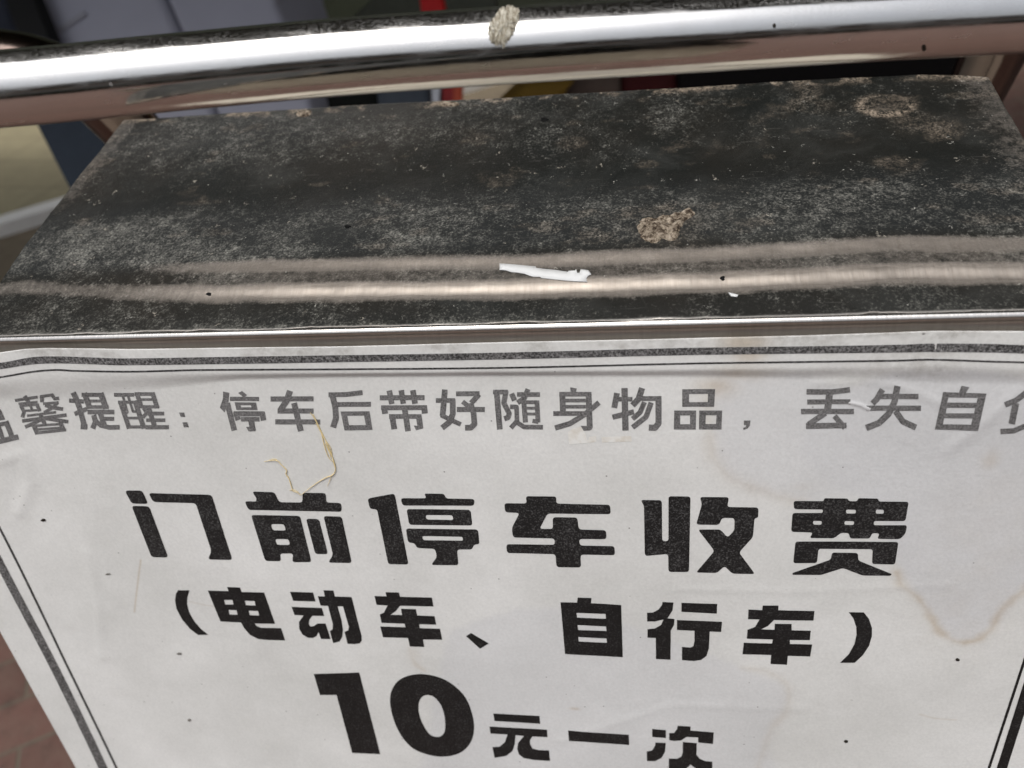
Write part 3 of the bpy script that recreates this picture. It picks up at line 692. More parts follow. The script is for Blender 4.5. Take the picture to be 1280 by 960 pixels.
rem = [
 G_(0, 460, [[(-60,415),(5,412),(50,515),(-50,535)]], strokes=[(40,(-150,592),(78,550)),(48,(58,532),(120,690)),(40,(-20,570),(30,715)),(50,(-150,770),(182,688))]),
 G_(0, 460, strokes=[(28,(150,325),(375,290)),(40,(245,280),(285,345)),(24,(185,358),(375,340)),(22,(195,380),(390,366)),(34,(208,378),(240,440),(222,495)),(34,(368,365),(398,432)),(22,(240,428),(410,420)),(24,(300,370),(325,425)),
   (28,(400,286),(525,268)),(36,(415,285),(420,342)),(32,(515,262),(545,308),(590,302)),(26,(430,358),(585,345)),(30,(575,345),(530,395),(440,445)),(36,(450,372),(530,395),(630,412)),
   (24,(270,478),(560,442)),(34,(220,530),(665,470)),(40,(400,455),(452,575)),(34,(430,505),(355,545),(250,590)),(36,(440,500),(560,520),(682,538)),
   (44,(338,575),(375,660)),(24,(330,580),(610,560)),(44,(600,540),(638,632)),(22,(350,616),(620,596)),(28,(360,650),(660,618))]),
 G_(0, 460, strokes=[(50,(730,245),(795,400),(848,600)),(50,(872,590),(806,585)),(40,(690,325),(838,335)),(42,(745,460),(870,408)),
   (38,(815,268),(1035,268)),(52,(842,250),(895,405)),(55,(1003,250),(1060,405)),(28,(870,330),(1040,330)),(34,(880,390),(1085,390)),
   (44,(875,440),(1142,440)),(50,(998,440),(1048,590)),(38,(1030,508),(1140,508)),(48,(935,470),(955,535),(925,605)),(44,(945,520),(1010,575),(1090,594),(1196,592))]),
 G_(130, 460, [[(750,445),(800,445),(812,490),(768,490)], [(785,543),(832,543),(848,592),(798,592)]],
   strokes=[(36,(100,268),(300,268)),(24,(188,280),(232,440),(200,470)),(30,(140,342),(325,342)),(44,(160,330),(252,605)),(46,(308,325),(400,605)),(24,(240,280),(290,435),(320,435)),(26,(205,500),(370,500)),(30,(235,590),(412,588)),
   (34,(305,260),(500,260)),(42,(325,245),(375,395)),(44,(482,245),(532,400)),(24,(350,315),(515,315)),(30,(365,387),(550,387)),
   (34,(395,400),(425,450),(388,495)),(36,(405,455),(600,455)),(46,(445,400),(512,600)),(34,(422,522),(612,522)),(40,(415,592),(648,592))]),
 G_(265, 460, [[(110,235),(172,248),(165,330),(125,445),(78,395),(108,310)], [(262,250),(300,230),(350,270),(320,298)], [(225,343),(440,345),(455,422),(245,420)], [(340,588),(400,590),(435,632),(365,632)]],
   [[(285,372),(388,372),(395,393),(290,393)]], strokes=[(52,(152,350),(222,625)),(40,(180,308),(470,310)),(48,(215,458),(520,458)),(52,(238,445),(262,520)),(52,(500,440),(515,525)),(42,(288,512),(475,512)),(55,(388,510),(410,630))]),
 G_(265, 460, strokes=[(48,(585,310),(1015,308)),(58,(780,228),(745,330),(685,420)),(48,(655,430),(1015,430)),(56,(820,350),(888,630)),(48,(632,538),(1082,540))]),
 G_(400, 460, [[(205,435),(495,432),(525,620),(245,625)]], [[(272,478),(440,476),(458,570),(290,572)]],
   strokes=[(46,(85,268),(260,265),(425,245)),(56,(118,250),(152,390),(160,500),(130,595)),(46,(150,365),(510,362))]),
 G_(400, 460, [[(938,575),(985,580),(1030,605),(960,622)]], strokes=[(48,(597,298),(1045,296)),(52,(692,225),(718,360)),(52,(812,222),(833,358)),(54,(928,222),(950,358)),(46,(610,398),(1068,396)),(56,(640,380),(650,458)),(56,(1040,375),(1048,455)),(54,(842,380),(880,632)),
   (44,(690,485),(1010,485)),(54,(718,465),(742,612)),(54,(985,465),(1005,605))]),
 G_(535, 460, strokes=[(54,(168,215),(160,320),(145,480)),(44,(130,470),(230,520),(328,565)),(44,(78,325),(270,325)),(54,(245,310),(248,460),(215,540),(140,600)),(46,(280,258),(515,256)),(50,(510,262),(455,325),(430,350)),(44,(345,335),(405,385)),(48,(288,415),(568,415)),(54,(425,350),(455,450),(465,560),(430,595),(370,598))]),
 G_(535, 460, strokes=[(54,(685,220),(718,615)),(44,(650,240),(800,240)),(50,(780,230),(758,350),(812,455),(800,495),(762,508)),(50,(835,255),(866,325)),(44,(820,387),(885,390),(890,530),(828,600)),(44,(885,540),(960,590),(1150,592)),
   (44,(890,265),(1120,265)),(48,(1000,210),(965,300),(895,348)),(48,(955,310),(975,545)),(36,(960,342),(1090,342)),(46,(1088,325),(1100,545)),(28,(980,402),(1090,402)),(28,(980,460),(1090,460)),(40,(1105,540),(1045,528))]),
 G_(680, 460, [[(262,192),(328,205),(320,240),(265,240)], [(368,578),(450,580),(485,608),(460,625),(395,628)]],
   strokes=[(44,(152,262),(472,262)),(56,(182,240),(190,450)),(56,(445,240),(458,600)),(36,(200,325),(440,325)),(34,(200,387),(440,387)),(44,(92,455),(470,455)),(50,(110,600),(260,555),(400,470),(550,345))]),
 G_(680, 460, strokes=[(60,(805,200),(815,625)),(55,(730,250),(702,400)),(44,(712,312),(885,312)),(50,(685,492),(900,438)),(58,(982,200),(945,310),(885,375)),(46,(955,305),(1175,305)),(58,(1145,285),(1145,555),(1110,598),(1048,595)),(48,(1005,340),(960,445),(885,510)),(50,(1072,345),(1020,490),(885,595))]),
 G_(820, 460, [[(262,212),(592,210),(582,388),(262,388)], [(182,425),(402,425),(398,615),(178,615)], [(432,425),(662,425),(655,615),(430,615)], [(878,525),(945,525),(940,575),(915,605),(875,620),(870,600),(895,590),(905,572),(878,570)]],
   [[(330,260),(520,258),(518,340),(330,342)], [(242,474),(340,474),(340,562),(242,562)], [(498,472),(605,472),(600,560),(496,560)]]),
 G_(990, 460, strokes=[(52,(145,238),(400,240),(580,218)),(66,(378,240),(352,450)),(48,(152,340),(585,338)),(50,(90,435),(620,435)),(54,(335,450),(165,565)),(54,(140,582),(420,575),(545,575)),(52,(425,480),(530,600))]),
 G_(990, 460, strokes=[(56,(905,215),(850,310),(805,355)),(50,(860,285),(1265,285)),(60,(1055,180),(1025,340),(965,460),(870,550),(742,600)),(50,(745,402),(1290,402)),(56,(1035,430),(1110,535),(1240,595))]),
 G_(1120, 470, [[(470,160),(905,175),(820,550),(388,535)], [(655,98),(735,112),(700,170),(630,165)]],
   [[(525,215),(818,218),(805,268),(512,265)], [(508,318),(792,320),(780,373),(498,372)], [(482,422),(765,425),(752,487),(470,483)]]),
 G_(1120, 470, strokes=[(54,(1090,288),(1200,245),(1310,160)),(62,(1200,270),(1158,480)),(50,(1045,555),(1180,548),(1340,480)),(48,(1300,300),(1420,300),(1390,480)),(50,(1420,520),(1520,570))])]
print_mesh('reminder_lettering', rem, M_ink_grey, paper)
# double frame line
def band(up, lo):
    u_ = catmull(up, 6); l_ = catmull(lo, 6); out = []
    for i in range(len(u_) - 1): out.append([u_[i], u_[i + 1], l_[i + 1], l_[i]])
    return out
xs = [-125, -60, 0, 40, 75, 120, 160, 290, 427, 640, 853, 1000, 1120, 1165, 1240, 1280, 1419]
yu = [462, 459, 453.5, 446.5, 445.5, 447, 448, 446, 444, 440.5, 435, 433, 431, 429.5, 430, 431.5, 436]
yl = [472, 468, 461.5, 455.5, 454.3, 455.5, 456.5, 455, 452.8, 449, 444, 442, 440.7, 440, 440.8, 442, 447]
xt = [-112, -60, 0, 40, 70, 95, 160, 215, 260, 427, 640, 853, 1000, 1120, 1165, 1240, 1280, 1400]
yt = [486, 479, 471.5, 464.8, 462.4, 463.6, 464.6, 463.4, 462.4, 461.6, 459.6, 454.6, 452.5, 450.8, 449.6, 452, 453, 458]
P1 = [(b, []) for b in [[q] for q in band(list(zip(xs, yu)), list(zip(xs, yl)))]]
P2 = [(b, []) for b in [[q] for q in band([(x, y - 1.1) for x, y in zip(xt, yt)], [(x, y + 1.1) for x, y in zip(xt, yt)])]]
def joinb(L): return [(sum([a for a, _ in L], []), [])]
def sband(a, b, wa, wb):
    n = 14; out = []
    for i in range(n):
        f, g = i / n, (i + 1) / n
        p = [a[k] + (b[k] - a[k]) * f for k in (0, 1)]; q = [a[k] + (b[k] - a[k]) * g for k in (0, 1)]
        w1 = wa + (wb - wa) * f; w2 = wa + (wb - wa) * g
        out.append([(p[0], p[1]), (q[0], q[1]), (q[0] + w2, q[1]), (p[0] + w1, p[1])])
    return out
left_thick = sband((-132, 466), (185, 1040), 9.5, 8)      # measured: (0,692)-(133,960) inner side
# lines through measured photo points
def lin(p, q, y): return p[0] + (q[0] - p[0]) * (y - p[1]) / (q[1] - p[1])
a0, a1 = (0, 706), (128, 960)
b0, b1 = (0, 664), (147.5, 960)
c0, c1 = (1280, 822), (1234.5, 960)
d0, d1 = (1280, 858), (1247, 960)
L1 = sband((lin(a0, a1, 462), 462), (lin(a0, a1, 1060), 1060), 0, 0)
def vband(p, q, w, y0, y1):
    out = []; ys = np.linspace(y0, y1, 30)
    for s0, s1 in zip(ys[:-1], ys[1:]):
        out.append([(lin(p, q, s0), s0), (lin(p, q, s0) + w, s0), (lin(p, q, s1) + w, s1), (lin(p, q, s1), s1)])
    return out
def pband(P, w):
    q = catmull(P, 10); return [[(a[0], a[1]), (a[0] + w, a[1]), (b[0] + w, b[1]), (b[0], b[1])] for a, b in zip(q[:-1], q[1:])]
allb = [(sum([a for a, _ in P1], []) , [])]
frame_grey = allb + [(pband([(-128, 470), (0, 716), (65, 840), (123, 960), (168, 1060)], 11.5), [])]
frame_thin = joinb(P2) + [(pband([(-106, 470), (0, 664), (86, 840), (144, 960), (190, 1060)], 3.0), [])]
frame_r = [(vband((1280, 822), (1234.5, 960), 3.6, 458, 1060), []), (vband((1280, 853), (1246, 960), 13, 446, 1060), [])]
print_mesh('thick_frame_line', frame_grey, M_ink_line, paper)
print_mesh('thin_frame_line', frame_thin, M_ink_line if False else mat_ink('thin_line_toner', .02, .16, 1500, .45, .75, .5), paper, lift=.11)
print_mesh('right_frame_line', frame_r, M_ink_mid, paper)

# front panel behind the sheet, side and back panels of the box
def boxpanel(name, u0, u1, v0, v1, d0, d1, parent, mat):
    """box in board axes, metres; d = depth along AIN"""
    c = []
    for d in (d0, d1):
        for (u, v) in ((u0, v0), (u1, v0), (u1, v1), (u0, v1)): c.append(W(AX * u + ADN * v + AIN * d))
    Fc = [(0, 1, 2, 3), (7, 6, 5, 4), (0, 4, 5, 1), (1, 5, 6, 2), (2, 6, 7, 3), (3, 7, 4, 0)]
    o = mesh(name, c, Fc, mat, parent, False); bv = o.modifiers.new('bev', 'BEVEL'); bv.width = .0008; bv.segments = 2
    return o
uL = lu0[0] * 1e-3 + .004; uR = U_R(0) * 1e-3 - .004
vT = V0 + .004; vB = vbot * 1e-3 - .003
boxpanel('front_panel', uL, uR, vT + .003, vB, FRONT + .0014, FRONT + .003, root, M_steel)
dB = FRONT + .075
for sx in (0, 1):
    u0 = (uL + .02) if sx == 0 else (uR - .0215)
    boxpanel('side_panel', u0, u0 + .0015, vT + .006, vB, FRONT + .004, dB, root, M_steel)
boxpanel('back_panel', uL + .022, uR - .022, vT + .006, vB, dB + .0005, dB + .002, root, M_steel)
boxpanel('bottom_panel', uL + .022, uR - .022, vB - .0035, vB - .002, FRONT + .004, dB, root, M_steel)

# ------------------------------------------------------------------ steel rail over the box
ZT = .360
cp = [(-160, 122), (-60, 117), (0, 112), (80, 105), (200, 93), (427, 72), (640, 57), (854, 44), (1060, 31), (1280, 19), (1420, 12)]
dpx = [88, 88, 88, 89, 90, 90, 90, 89, 88, 88, 88]
pts = catmull([(x, y, d) for (x, y), d in zip(cp, dpx)], 14)
bar_c = [W(ray(p[0], p[1]) * ZT) for p in pts]
RB = 45 / F * ZT * .985
rail_root_xy = W(ray(640, 60) * ZT)
rail = empty('steel_rail', (rail_root_xy.x, rail_root_xy.y, 0), 'shiny round stainless steel rail crossing above the sign box, standing on two tube legs', 'rail')
# bend both ends of the bar down to the ground behind the box
def smoothpath(P, n=10): return [Vector(q) for q in catmull([tuple(p) for p in P], n)]
V, Fc = tube_path(bar_c, RB, 72)
bar = mesh('rail_bar', V, Fc, M_tube, rail)
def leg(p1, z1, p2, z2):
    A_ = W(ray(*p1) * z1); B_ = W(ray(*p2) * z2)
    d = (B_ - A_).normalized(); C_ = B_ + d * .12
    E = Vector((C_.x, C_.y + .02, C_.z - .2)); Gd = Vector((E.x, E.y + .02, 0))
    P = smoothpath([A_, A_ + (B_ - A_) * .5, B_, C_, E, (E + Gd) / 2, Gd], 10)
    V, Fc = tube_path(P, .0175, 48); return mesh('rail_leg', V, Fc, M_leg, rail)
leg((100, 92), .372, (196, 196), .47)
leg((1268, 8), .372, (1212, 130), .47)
# short curved bracket tube behind the left end
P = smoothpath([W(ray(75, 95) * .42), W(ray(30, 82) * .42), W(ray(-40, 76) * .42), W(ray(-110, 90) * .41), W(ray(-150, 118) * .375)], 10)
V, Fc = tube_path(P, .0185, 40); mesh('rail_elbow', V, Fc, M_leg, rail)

# ------------------------------------------------------------------ little things lying on the steel and paper
# point on the rail's camera side
def on_bar(x, y, lift=0.):
    c = ray(x, y); i = min(range(len(pts)), key=lambda k: abs(pts[k][0] - x))
    a, b = pts[max(i - 1, 0)], pts[min(i + 1, len(pts) - 1)]
    C0 = ray(a[0], a[1]) * ZT; C1 = ray(b[0], b[1]) * ZT; d = nrm(C1 - C0)
    r = RB + lift
    cd = c / np.linalg.norm(c); m = np.cross(cd, d); o = -C0; q = np.cross(o, d)
    A2 = m.dot(m); B2 = 2 * m.dot(q); C2 = q.dot(q) - r * r
    D2 = B2 * B2 - 4 * A2 * C2
    t = (-B2 - math.sqrt(max(D2, 0))) / (2 * A2)
    return cd * t
def mat_drop():
    m = MT('dried_dropping')
    n = m.noise(520, 5, .75, m.coord((1.6, .5, .5)))
    c = m.ramp(n, [(.32, (.10, .075, .05)), (.48, (.40, .36, .28)), (.62, (.70, .67, .58)), (.8, (.85, .83, .76))])
    m.set(col=c, rough=.9, spec=.1); m.bump(n, .9, .0012); return m.m
outl = [(640, 7), (648, 11), (649, 20), (647, 30), (643, 37), (640, 46), (637, 50), (634, 54), (630, 58), (626, 55), (622, 59), (617, 55), (613, 52), (611, 45), (610, 37), (612, 29), (618, 20), (624, 12), (632, 8)]
oc = [q + np.array((mnoise.noise(Vector((q[0] * .6, q[1] * .6, 0))) * 2.2, mnoise.noise(Vector((q[0] * .6, q[1] * .6, 7))) * 3.0 * (1 + (q[1] > 42)))) for q in catmull(outl, 6, True)]; cx, cy = 630, 31
rings = [1., .93, .82, .66, .48, .3, .12]
V = []; Fc = []; n = len(oc)
for j, k in enumerate(rings):
    for i, q in enumerate(oc):
        x = cx + (q[0] - cx) * k; y = cy + (q[1] - cy) * k
        hgt = 0.00003 if j == 0 else (.0004 + .00025 * math.sin(i * 2.1) * (j == 1)) + .0004 * mnoise.noise(Vector((x * .35, y * .12, 3))) + .0003 * mnoise.noise(Vector((x * 1.1, y * .4, 1)))
        V.append(W(on_bar(x, y, hgt)))
for j in range(len(rings) - 1):
    for i in range(n): Fc.append((j * n + i, j * n + (i + 1) % n, (j + 1) * n + (i + 1) % n, (j + 1) * n + i))
Fc.append(tuple((len(rings) - 1) * n + i for i in range(n)))
tag(mesh('bird_dropping', V, Fc, mat_drop()), 'dried off-white bird dropping stuck on the steel rail', 'dropping')

def hood_pt(s, t, up=0.): return pw(s, t, float(hood_up(np.array([s]), np.array([t]))[0]) + up)
def flake(name, px, thick, mat, label, cat, lift=.12):
    a = [pl(*q) for q in px]
    r = geometry.delaunay_2d_cdt([Vector(p) for p in a], [], [list(range(len(a)))], 1, 1e-5)
    bm = bmesh.new(); vs_ = [bm.verts.new(hood_pt(v.x, v.y, lift)) for v in r[0]]
    for f in r[2]: bm.faces.new([vs_[i] for i in f])
    bmesh.ops.subdivide_edges(bm, edges=bm.edges[:], cuts=1)
    me = bpy.data.meshes.new(name); bm.to_mesh(me); bm.free()
    o = link(name, me, mat); so = o.modifiers.new('t', 'SOLIDIFY'); so.thickness = thick; so.offset = 0
    return tag(o, label, cat)
Z = lambda ox, oy, L, k=8.: [(ox + x / k, oy + y / k) for x, y in L]
M_scrap = plain('bare_white_paper', (.62, .625, .62), .7, 0, .12, 120)
flake('paper_scrap', Z(600, 320, [(205,128),(300,132),(420,142),(565,155),(570,168),(650,178),(765,188),(840,200),(885,206),(890,196),(955,192),(965,178),(975,215),(1000,212),(1010,180),(1085,188),(1115,225),(1085,240),(1065,262),(1075,292),(900,285),(620,262),(605,250),(540,250),(500,240),(455,222),(380,210),(320,205),(270,188),(205,183)]),
      .00025, M_scrap, 'torn white strip of paper stuck on the hood between its two shiny ridges', 'paper scrap', .3)
flake('label_remnant', [(910, 366), (917, 367.5), (923, 369), (921, 371.5), (914, 370.5)], .0003, M_scrap, 'tiny white paper flake on the dark strip below the lower ridge of the hood', 'paper flake', .2)
# lump of dried mortar
def mat_mud():
    m = MT('dried_mud'); n = m.noise(420, 6, .75)
    c = m.ramp(n, [(.34, (.02, .014, .010)), (.46, (.10, .075, .055)), (.56, (.30, .25, .19)), (.70, (.52, .45, .37))])
    m.set(col=c, rough=.95, spec=.1); m.bump(n, .8, .0015); return m.m
M_mud = mat_mud()
def lumpmesh(name, out_px, hmax, label, cat, rim=.5, seed=0):
    oc = catmull([pl(*q) for q in out_px], 5, True); c = np.mean(oc, 0); V = []; Fc = []; n = len(oc); K = 14
    for j in range(K):
        k = 1 - j / K
        for q in oc:
            s, t = c + (q - c) * k * (1 + .12 * mnoise.noise(Vector((q[0] * .9, q[1] * .9, j * .35 + seed))))
            e = 1 - k
            prof = min(1, e / .12) * (1 - rim * max(0, (e - .2)) / .8)
            hn = mnoise.fractal(Vector((s * .45, t * .45, seed)), 1, 2, 4)
            hh = hmax * prof * (.65 + .75 * hn) - .05
            V.append(hood_pt(s, t, hh))
    for j in range(K - 1):
        for i in range(n): Fc.append((j * n + i, j * n + (i + 1) % n, (j + 1) * n + (i + 1) % n, (j + 1) * n + i))
    Fc.append(tuple((K - 1) * n + i for i in range(n)))
    return tag(mesh(name, V, Fc, M_mud), label, cat)
lumpmesh('mud_lump', [(799, 283), (806, 279), (815, 281), (828, 275), (842, 274), (856, 268), (862, 264), (869, 271), (866, 276), (855, 284), (850, 293), (848, 304), (840, 309), (828, 307), (818, 313), (806, 308), (798, 299)], 1.3,
         'crusty tan lump of dried mud in the middle of the dark hood', 'dried mud')
lumpmesh('mud_lump', [(371, 141), (380, 138.5), (389, 139), (387, 144), (379, 146), (372, 145)], .9, 'small pale mud speck on the back edge of the hood, left half', 'dried mud', seed=5)
lumpmesh('mud_lump', [(548, 130), (558, 127.5), (570, 128), (575, 131), (564, 133.5), (553, 133)], .7, 'flat pinkish mud speck on the back edge of the hood, below the red post', 'dried mud', seed=9)

M_pit = plain('black_pit', (.004, .004, .004), .7)
for x, y, a_, b_, lb in [(436, 288, 4, 2.6, 'small black spot on the dark hood, left of the mud lump'), (262, 369, 3.4, 1.6, 'small black spot on the lower shiny ridge near its left end'), (903, 351, 3, 2.4, 'small black spot on the lower shiny ridge right of the white scrap'), (680, 149, 5, 2.6, 'black spot near the back edge of the hood at its middle')]:
    flake('dirt_speck', [(x + a_ * math.cos(q) * (1 + .3 * math.sin(q * 3 + x)), y + b_ * math.sin(q)) for q in np.linspace(0, 2 * math.pi, 11)[:-1]], .0001, M_pit, lb, 'speck', .08)['group'] = 'dark specks on the hood'

# straw fibres on the notice
M_straw = plain('dry_straw', (.72, .58, .30), .5, 0, .25, 300)
def fibre_mesh(paths):
    V = []; Fc = []
    for P, r in paths:
        P = [(320 + x / 8, 500 + y / 8) for x, y in P]; P = catmull(P, 6); a = np.array(P)
        lf = .30 + .25 * np.array([mnoise.noise(Vector((p[0] * .05, p[1] * .05, r * 9))) for p in P]) + .05
        u, v = on_sheet(a[:, 0], a[:, 1], .3)
        w = [Vector(q) for q in sheet_pts(u, v, lf)]
        rr = [r * .72e-3 * (.35 + .65 * math.sin(math.pi * min(1, (i + 1) / len(w) * .9 + .08))) for i in range(len(w))]
        v1, f1 = tube_path(w, rr, 6); b = len(V); V += v1; Fc += [tuple(b + i for i in f) for f in f1]
    return V, Fc
V, Fc = fibre_mesh([
 ([(545,125),(600,210),(660,330),(710,440),(760,560),(795,680),(770,745),(700,775),(600,835),(520,895),(450,950)], .26),
 ([(570,140),(640,290),(680,440),(720,560),(765,620)], .24), ([(600,230),(680,380),(745,480),(765,590),(790,680)], .20),
 ([(690,430),(735,520),(745,580)], .22),
 ([(450,950),(410,920),(370,905),(335,800),(300,740),(305,700),(250,640),(215,605),(150,605),(80,615)], .24),
 ([(370,905),(345,840),(320,760)], .2), ([(765,740),(740,800),(712,865)], .14), ([(220,610),(190,590),(130,600)], .18), ([(335,905),(380,900),(430,925)], .16)])
tag(mesh('straw_fibre', V, Fc, M_straw), 'curled yellow straw fibre lying on the notice between the grey line and the big heading', 'straw')

# clear tape remnant below the grey line of text
m = MT('clear_tape'); m.set(col=m.mix(m.ramp(m.noise(300, 4), [(.4, 0.), (.7, 1.)]), (.74, .735, .70), (.60, .56, .49)), rough=.35); M_tape = m.m
tp = [Z(680, 460, [(240,640),(300,600),(370,590),(410,650),(435,720),(520,740),(380,755),(250,762)]), Z(680, 460, [(450,690),(520,680),(525,735),(440,742)]), Z(680, 460, [(575,690),(870,680),(880,735),(580,745)])]
o = print_mesh('tape_remnant', [([q], []) for q in tp], M_tape, None, lift=.07)
tag(o, 'remnant of old clear tape on the notice just under the grey line of text', 'tape')
# squashed specks on the notice
M_greyspeck = plain('grey_speck', (.16, .15, .13), .7, 0, .5, 900)
M_speck = plain('black_speck', (.02, .016, .012), .6, 0, .3, 500)
def speck(x, y, rx, ry, label, mat=None):
    P = [(x + rx * (1 + .35 * mnoise.noise(Vector((math.cos(a) * 2, math.sin(a) * 2, x)))) * math.cos(a), y + ry * (1 + .35 * mnoise.noise(Vector((math.cos(a) * 2, math.sin(a) * 2, y)))) * math.sin(a)) for a in np.linspace(0, 2 * math.pi, 13)[:-1]]
    o = print_mesh('dirt_speck', [([P], [])], mat or M_speck, None, lift=.13); so = o.modifiers.new('t', 'SOLIDIFY'); so.thickness = .0002
    tag(o, label, 'speck', 'dark specks on the notice'); return o
speck(54, 650, 3.0, 1.6, 'black speck on the notice left of the big heading')
speck(1197, 824.5, 2.6, 1.6, 'black speck on the notice below the brown water stain')
speck(1057.5, 926.5, 2.4, 1.7, 'black speck on the notice right of the last price character')
speck(135, 717.5, 3.0, .9, 'dark streaky speck on the notice below the first heading character', M_greyspeck)
speck(224, 817, 3.0, 1.3, 'dark grey speck on the notice below the opening bracket', M_greyspeck)
speck(236.5, 900, 2.0, 1.4, 'dark grey speck on the notice left of the large figure 1', M_greyspeck)

def rail_speck(x, y, r, label):
    V = [W(on_bar(x, y, .0006))]; n = 12
    for k in range(n):
        a = 2 * math.pi * k / n; q = r * (1 + .4 * mnoise.noise(Vector((math.cos(a) * 2, math.sin(a) * 2, x))))
        V.append(W(on_bar(x + q * .7 * math.cos(a), y + q * math.sin(a), .00003)))
    tag(mesh('dirt_speck', V, [(0, 1 + k, 1 + (k + 1) % n) for k in range(n)], M_speck), label, 'speck', 'dark specks on the rail')
rail_speck(968, 32, 3.2, 'small black speck on the upper half of the rail')
rail_speck(1155, 60, 4.2, 'brown speck on the pale underside of the rail at the right')

# ------------------------------------------------------------------ things parked behind
def prism(name, px, z, depth, mat, parent=None, bev=.006):
    """outline seen in the photo at distance z, extruded away by depth metres along the horizontal"""
    n = len(px); a = [W(ray(*q) * z) for q in px]; d = Vector((0, depth, 0))
    V = a + [p_ + d for p_ in a]
    Fc = [tuple(range(n)), tuple(range(n, 2 * n))[::-1]] + [(i, n + i, n + (i + 1) % n, (i + 1) % n) for i in range(n)]
    o = mesh(name, V, Fc, mat, parent, False)
    bm = bmesh.new(); bm.from_mesh(o.data); bmesh.ops.recalc_face_normals(bm, faces=bm.faces[:]); bm.to_mesh(o.data); bm.free()
    if bev: bv = o.modifiers.new('bev', 'BEVEL'); bv.width = bev; bv.segments = 3; bv.limit_method = 'ANGLE'
    return o
def mat_gloss(name, c, rough=.35):
    m = MT(name); m.set(col=m.mix(m.noise(6, 4), tuple(x * .85 for x in c), tuple(x * 1.1 for x in c)), rough=rough, coat=.3); return m.m
M_lav = mat_gloss('grey_gloss_panel', (.36, .365, .43), .45)
ZC = 1.45
casing = empty('vehicle_casing', (W(ray(200, 60) * ZC).x, W(ray(200, 60) * ZC).y + .1, 0), 'glossy lavender grey panelled casing of something parked behind the rail at the left', 'casing')
prism('left_panel', [(30, -90), (162, -90), (263, 138), (330, 290), (150, 290), (112, 150), (66, 62)], ZC, .25, M_lav, casing, .012)
prism('right_panel', [(168, -90), (320, -90), (345, 10), (357, 36), (375, 90), (392, 150), (420, 290), (336, 290), (269, 138)], ZC, .25, M_lav, casing, .012)
prism('narrow_strip', [(70, 36), (75, 41), (108, 19), (104, 14)], ZC - .004, .003, mat_gloss('pale_strip', (.32, .32, .36), .3), casing, 0)  # narrow strip set on the face of the left panel
tag(prism('black_strap', [(-8, -60), (20, -60), (68, 62), (120, 180), (70, 180), (26, 55), (5, 0)], ZC - .05, .03, M_black, None, .004), 'broad black rubber strap in front of the grey casing in the top left corner', 'strap')
tag(prism('dark_blue_cover', [(-120, -60), (-5, -60), (12, 20), (28, 62), (40, 130), (-120, 130)], ZC + .15, .1, plain('slate_cloth', (.035, .04, .055), .7), None, .01), 'dark slate cover left of the black strap', 'cover')
tag(prism('navy_board', [(30, 120), (42, 150), (84, 232), (150, 330), (190, 330), (140, 190), (90, 120)], 1.1, .02, plain('navy_board', (.018, .026, .038), .6), None, .003), 'narrow dark navy board standing behind the left rail leg', 'board')
M_olive = plain('dark_olive_plaster', (.035, .040, .028), .8, 0, .25, 6)
tag(prism('folded_panel', [(440, 22), (470, -6), (500, -60), (612, -60), (622, 26), (600, 60), (430, 60)], 1.75, .05, plain('grey_green_panel', (.085, .09, .07), .6), None, .005), 'dull grey green panel behind the red post', 'panel')
tag(prism('red_post', [(520, -60), (541, -60), (556, 12), (562, 60), (577, 150), (553, 150), (536, 60), (525, 12)], 1.5, .025, mat_gloss('red_paint', (.50, .012, .012), .4), None, .006), 'bright red post seen above and below the rail', 'post')
tag(prism('black_bag', [(385, 100), (472, 92), (480, 190), (395, 190)], 1.52, .12, plain('black_bag_cloth', (.010, .011, .010), .9), None, .02), 'black bag seen through the slit between the grey casing and the slate box', 'bag')
tag(prism('slate_box', [(468, 100), (536, 96), (538, 180), (476, 180)], 1.4, .15, plain('slate_plastic', (.05, .06, .075), .5), None, .01), 'slate grey plastic box seen through the slit left of the red post', 'box')
tag(prism('white_tag', [(539, 100), (550, 99), (548, 150), (541, 150)], 1.38, .006, plain('white_tag', (.5, .52, .56), .5), None, .001), 'small white tag hanging beside the red post', 'tag')
tag(prism('orange_lamp', [(566, 108), (577, 106), (576, 150), (566, 150)], 1.46, .03, mat_gloss('orange_lens', (.5, .06, .015), .3), None, .003), 'orange red lens fixed against the red post', 'lamp')
tag(prism('yellow_bag', [(612, 150), (655, 108), (680, 104), (722, 101), (705, 118), (690, 170), (615, 190)], 1.4, .12, plain('mustard_cloth', (.12, .072, .012), .8), None, .015), 'mustard yellow bag seen through the slit under the rail', 'bag')
tag(prism('brown_sack', [(690, 98), (776, 92), (776, 170), (680, 170)], 1.5, .12, plain('dusty_brown_cloth', (.085, .062, .05), .85), None, .02), 'dusty brown sack seen between the yellow bag and the dark red cloth', 'sack')
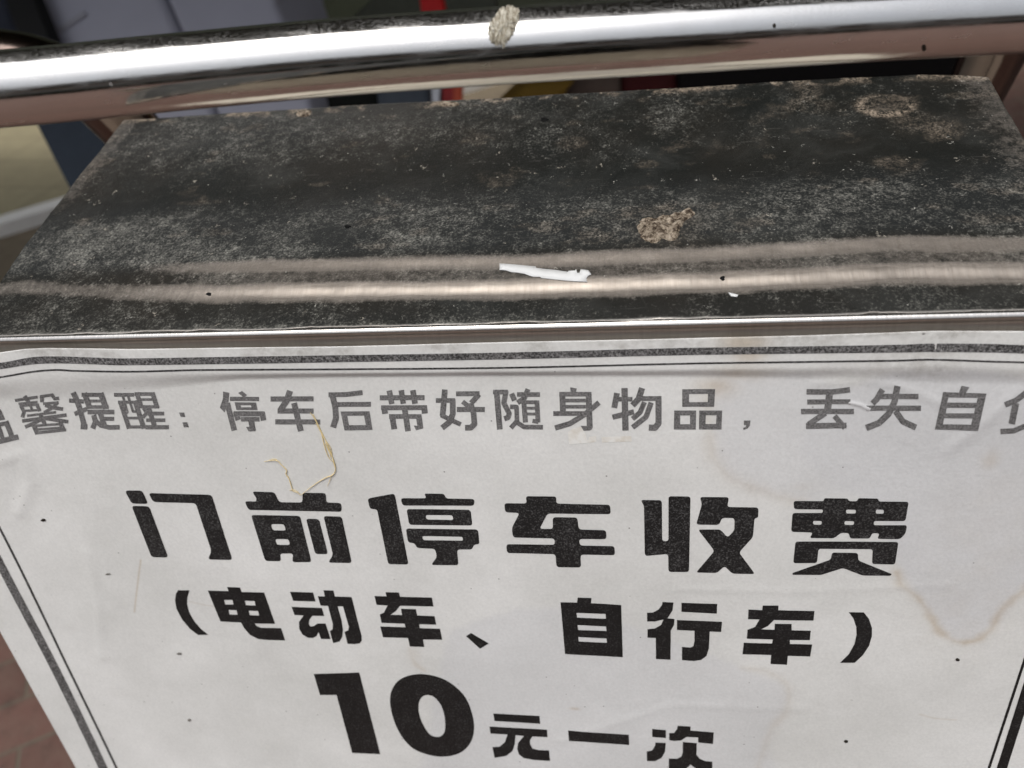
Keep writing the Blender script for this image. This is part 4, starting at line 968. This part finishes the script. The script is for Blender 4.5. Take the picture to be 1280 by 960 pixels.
tag(prism('red_cloth', [(776, 92), (845, 88), (855, 170), (776, 170)], 1.52, .1, plain('dark_red_cloth', (.045, .008, .008), .8), None, .02), 'dark red cloth seen through the slit right of the brown sack', 'cloth')
tag(prism('black_cover', [(848, 86), (1060, 70), (1228, 62), (1216, 95), (1190, 190), (850, 190)], 1.5, .12, plain('black_cloth', (.006, .005, .005), .9), None, .02), 'black cloth cover filling the slit at the right end of the hood', 'cover')
# shop front closing the view; unseen canopy added for dark reflections and shade
def wbox(name, lo, hi, mat, parent=None):
    x0, y0, z0 = lo; x1, y1, z1 = hi
    V = [(x0, y0, z0), (x1, y0, z0), (x1, y1, z0), (x0, y1, z0), (x0, y0, z1), (x1, y0, z1), (x1, y1, z1), (x0, y1, z1)]
    return mesh(name, V, [(3, 2, 1, 0), (4, 5, 6, 7), (0, 1, 5, 4), (1, 2, 6, 5), (2, 3, 7, 6), (3, 0, 4, 7)], mat, parent, False)
tag(wbox('shop_wall', (-8, 4.2, 0), (8, 4.4, 7), M_olive), 'dark olive shop front wall far behind the rail', 'wall')
cano = empty('reflection_canopy', (0, 1.5, 0), 'unseen dark flat canopy on four posts, added to darken the reflections and the background', 'canopy')
wbox('canopy_roof', (-6, .30, 2.5), (6, 2.5, 2.6), M_olive, cano)
for x in (-5.8, 5.7):
    for y in (.8, 2.3): wbox('canopy_post', (x, y, 0), (x + .08, y + .08, 2.499), M_olive, cano)
tag(wbox('reflection_awning', (-14, -6.99, 2.2), (14, -5.9, 2.4), plain('dark_awning', (.02, .02, .02), .8)), 'unseen long dark awning across the street, added for a dark line in the rail', 'awning')  # unseen, added for the upper dark line reflected in the rail
tag(wbox('hedge', (-14, -6.6, 0), (14, -6.2, .75), plain('hedge_green', (.015, .022, .01), .9)), 'unseen low dark hedge across the street, added for a dark line in the rail', 'hedge')  # unseen dark band added for the lower line mirrored by the rail
tag(wbox('street_wall', (-14, -7.3, 0), (14, -7, 3.2), plain('grey_wall', (.42, .41, .39), .8)), 'low grey wall across the street reflected as a thin line in the rail', 'wall')
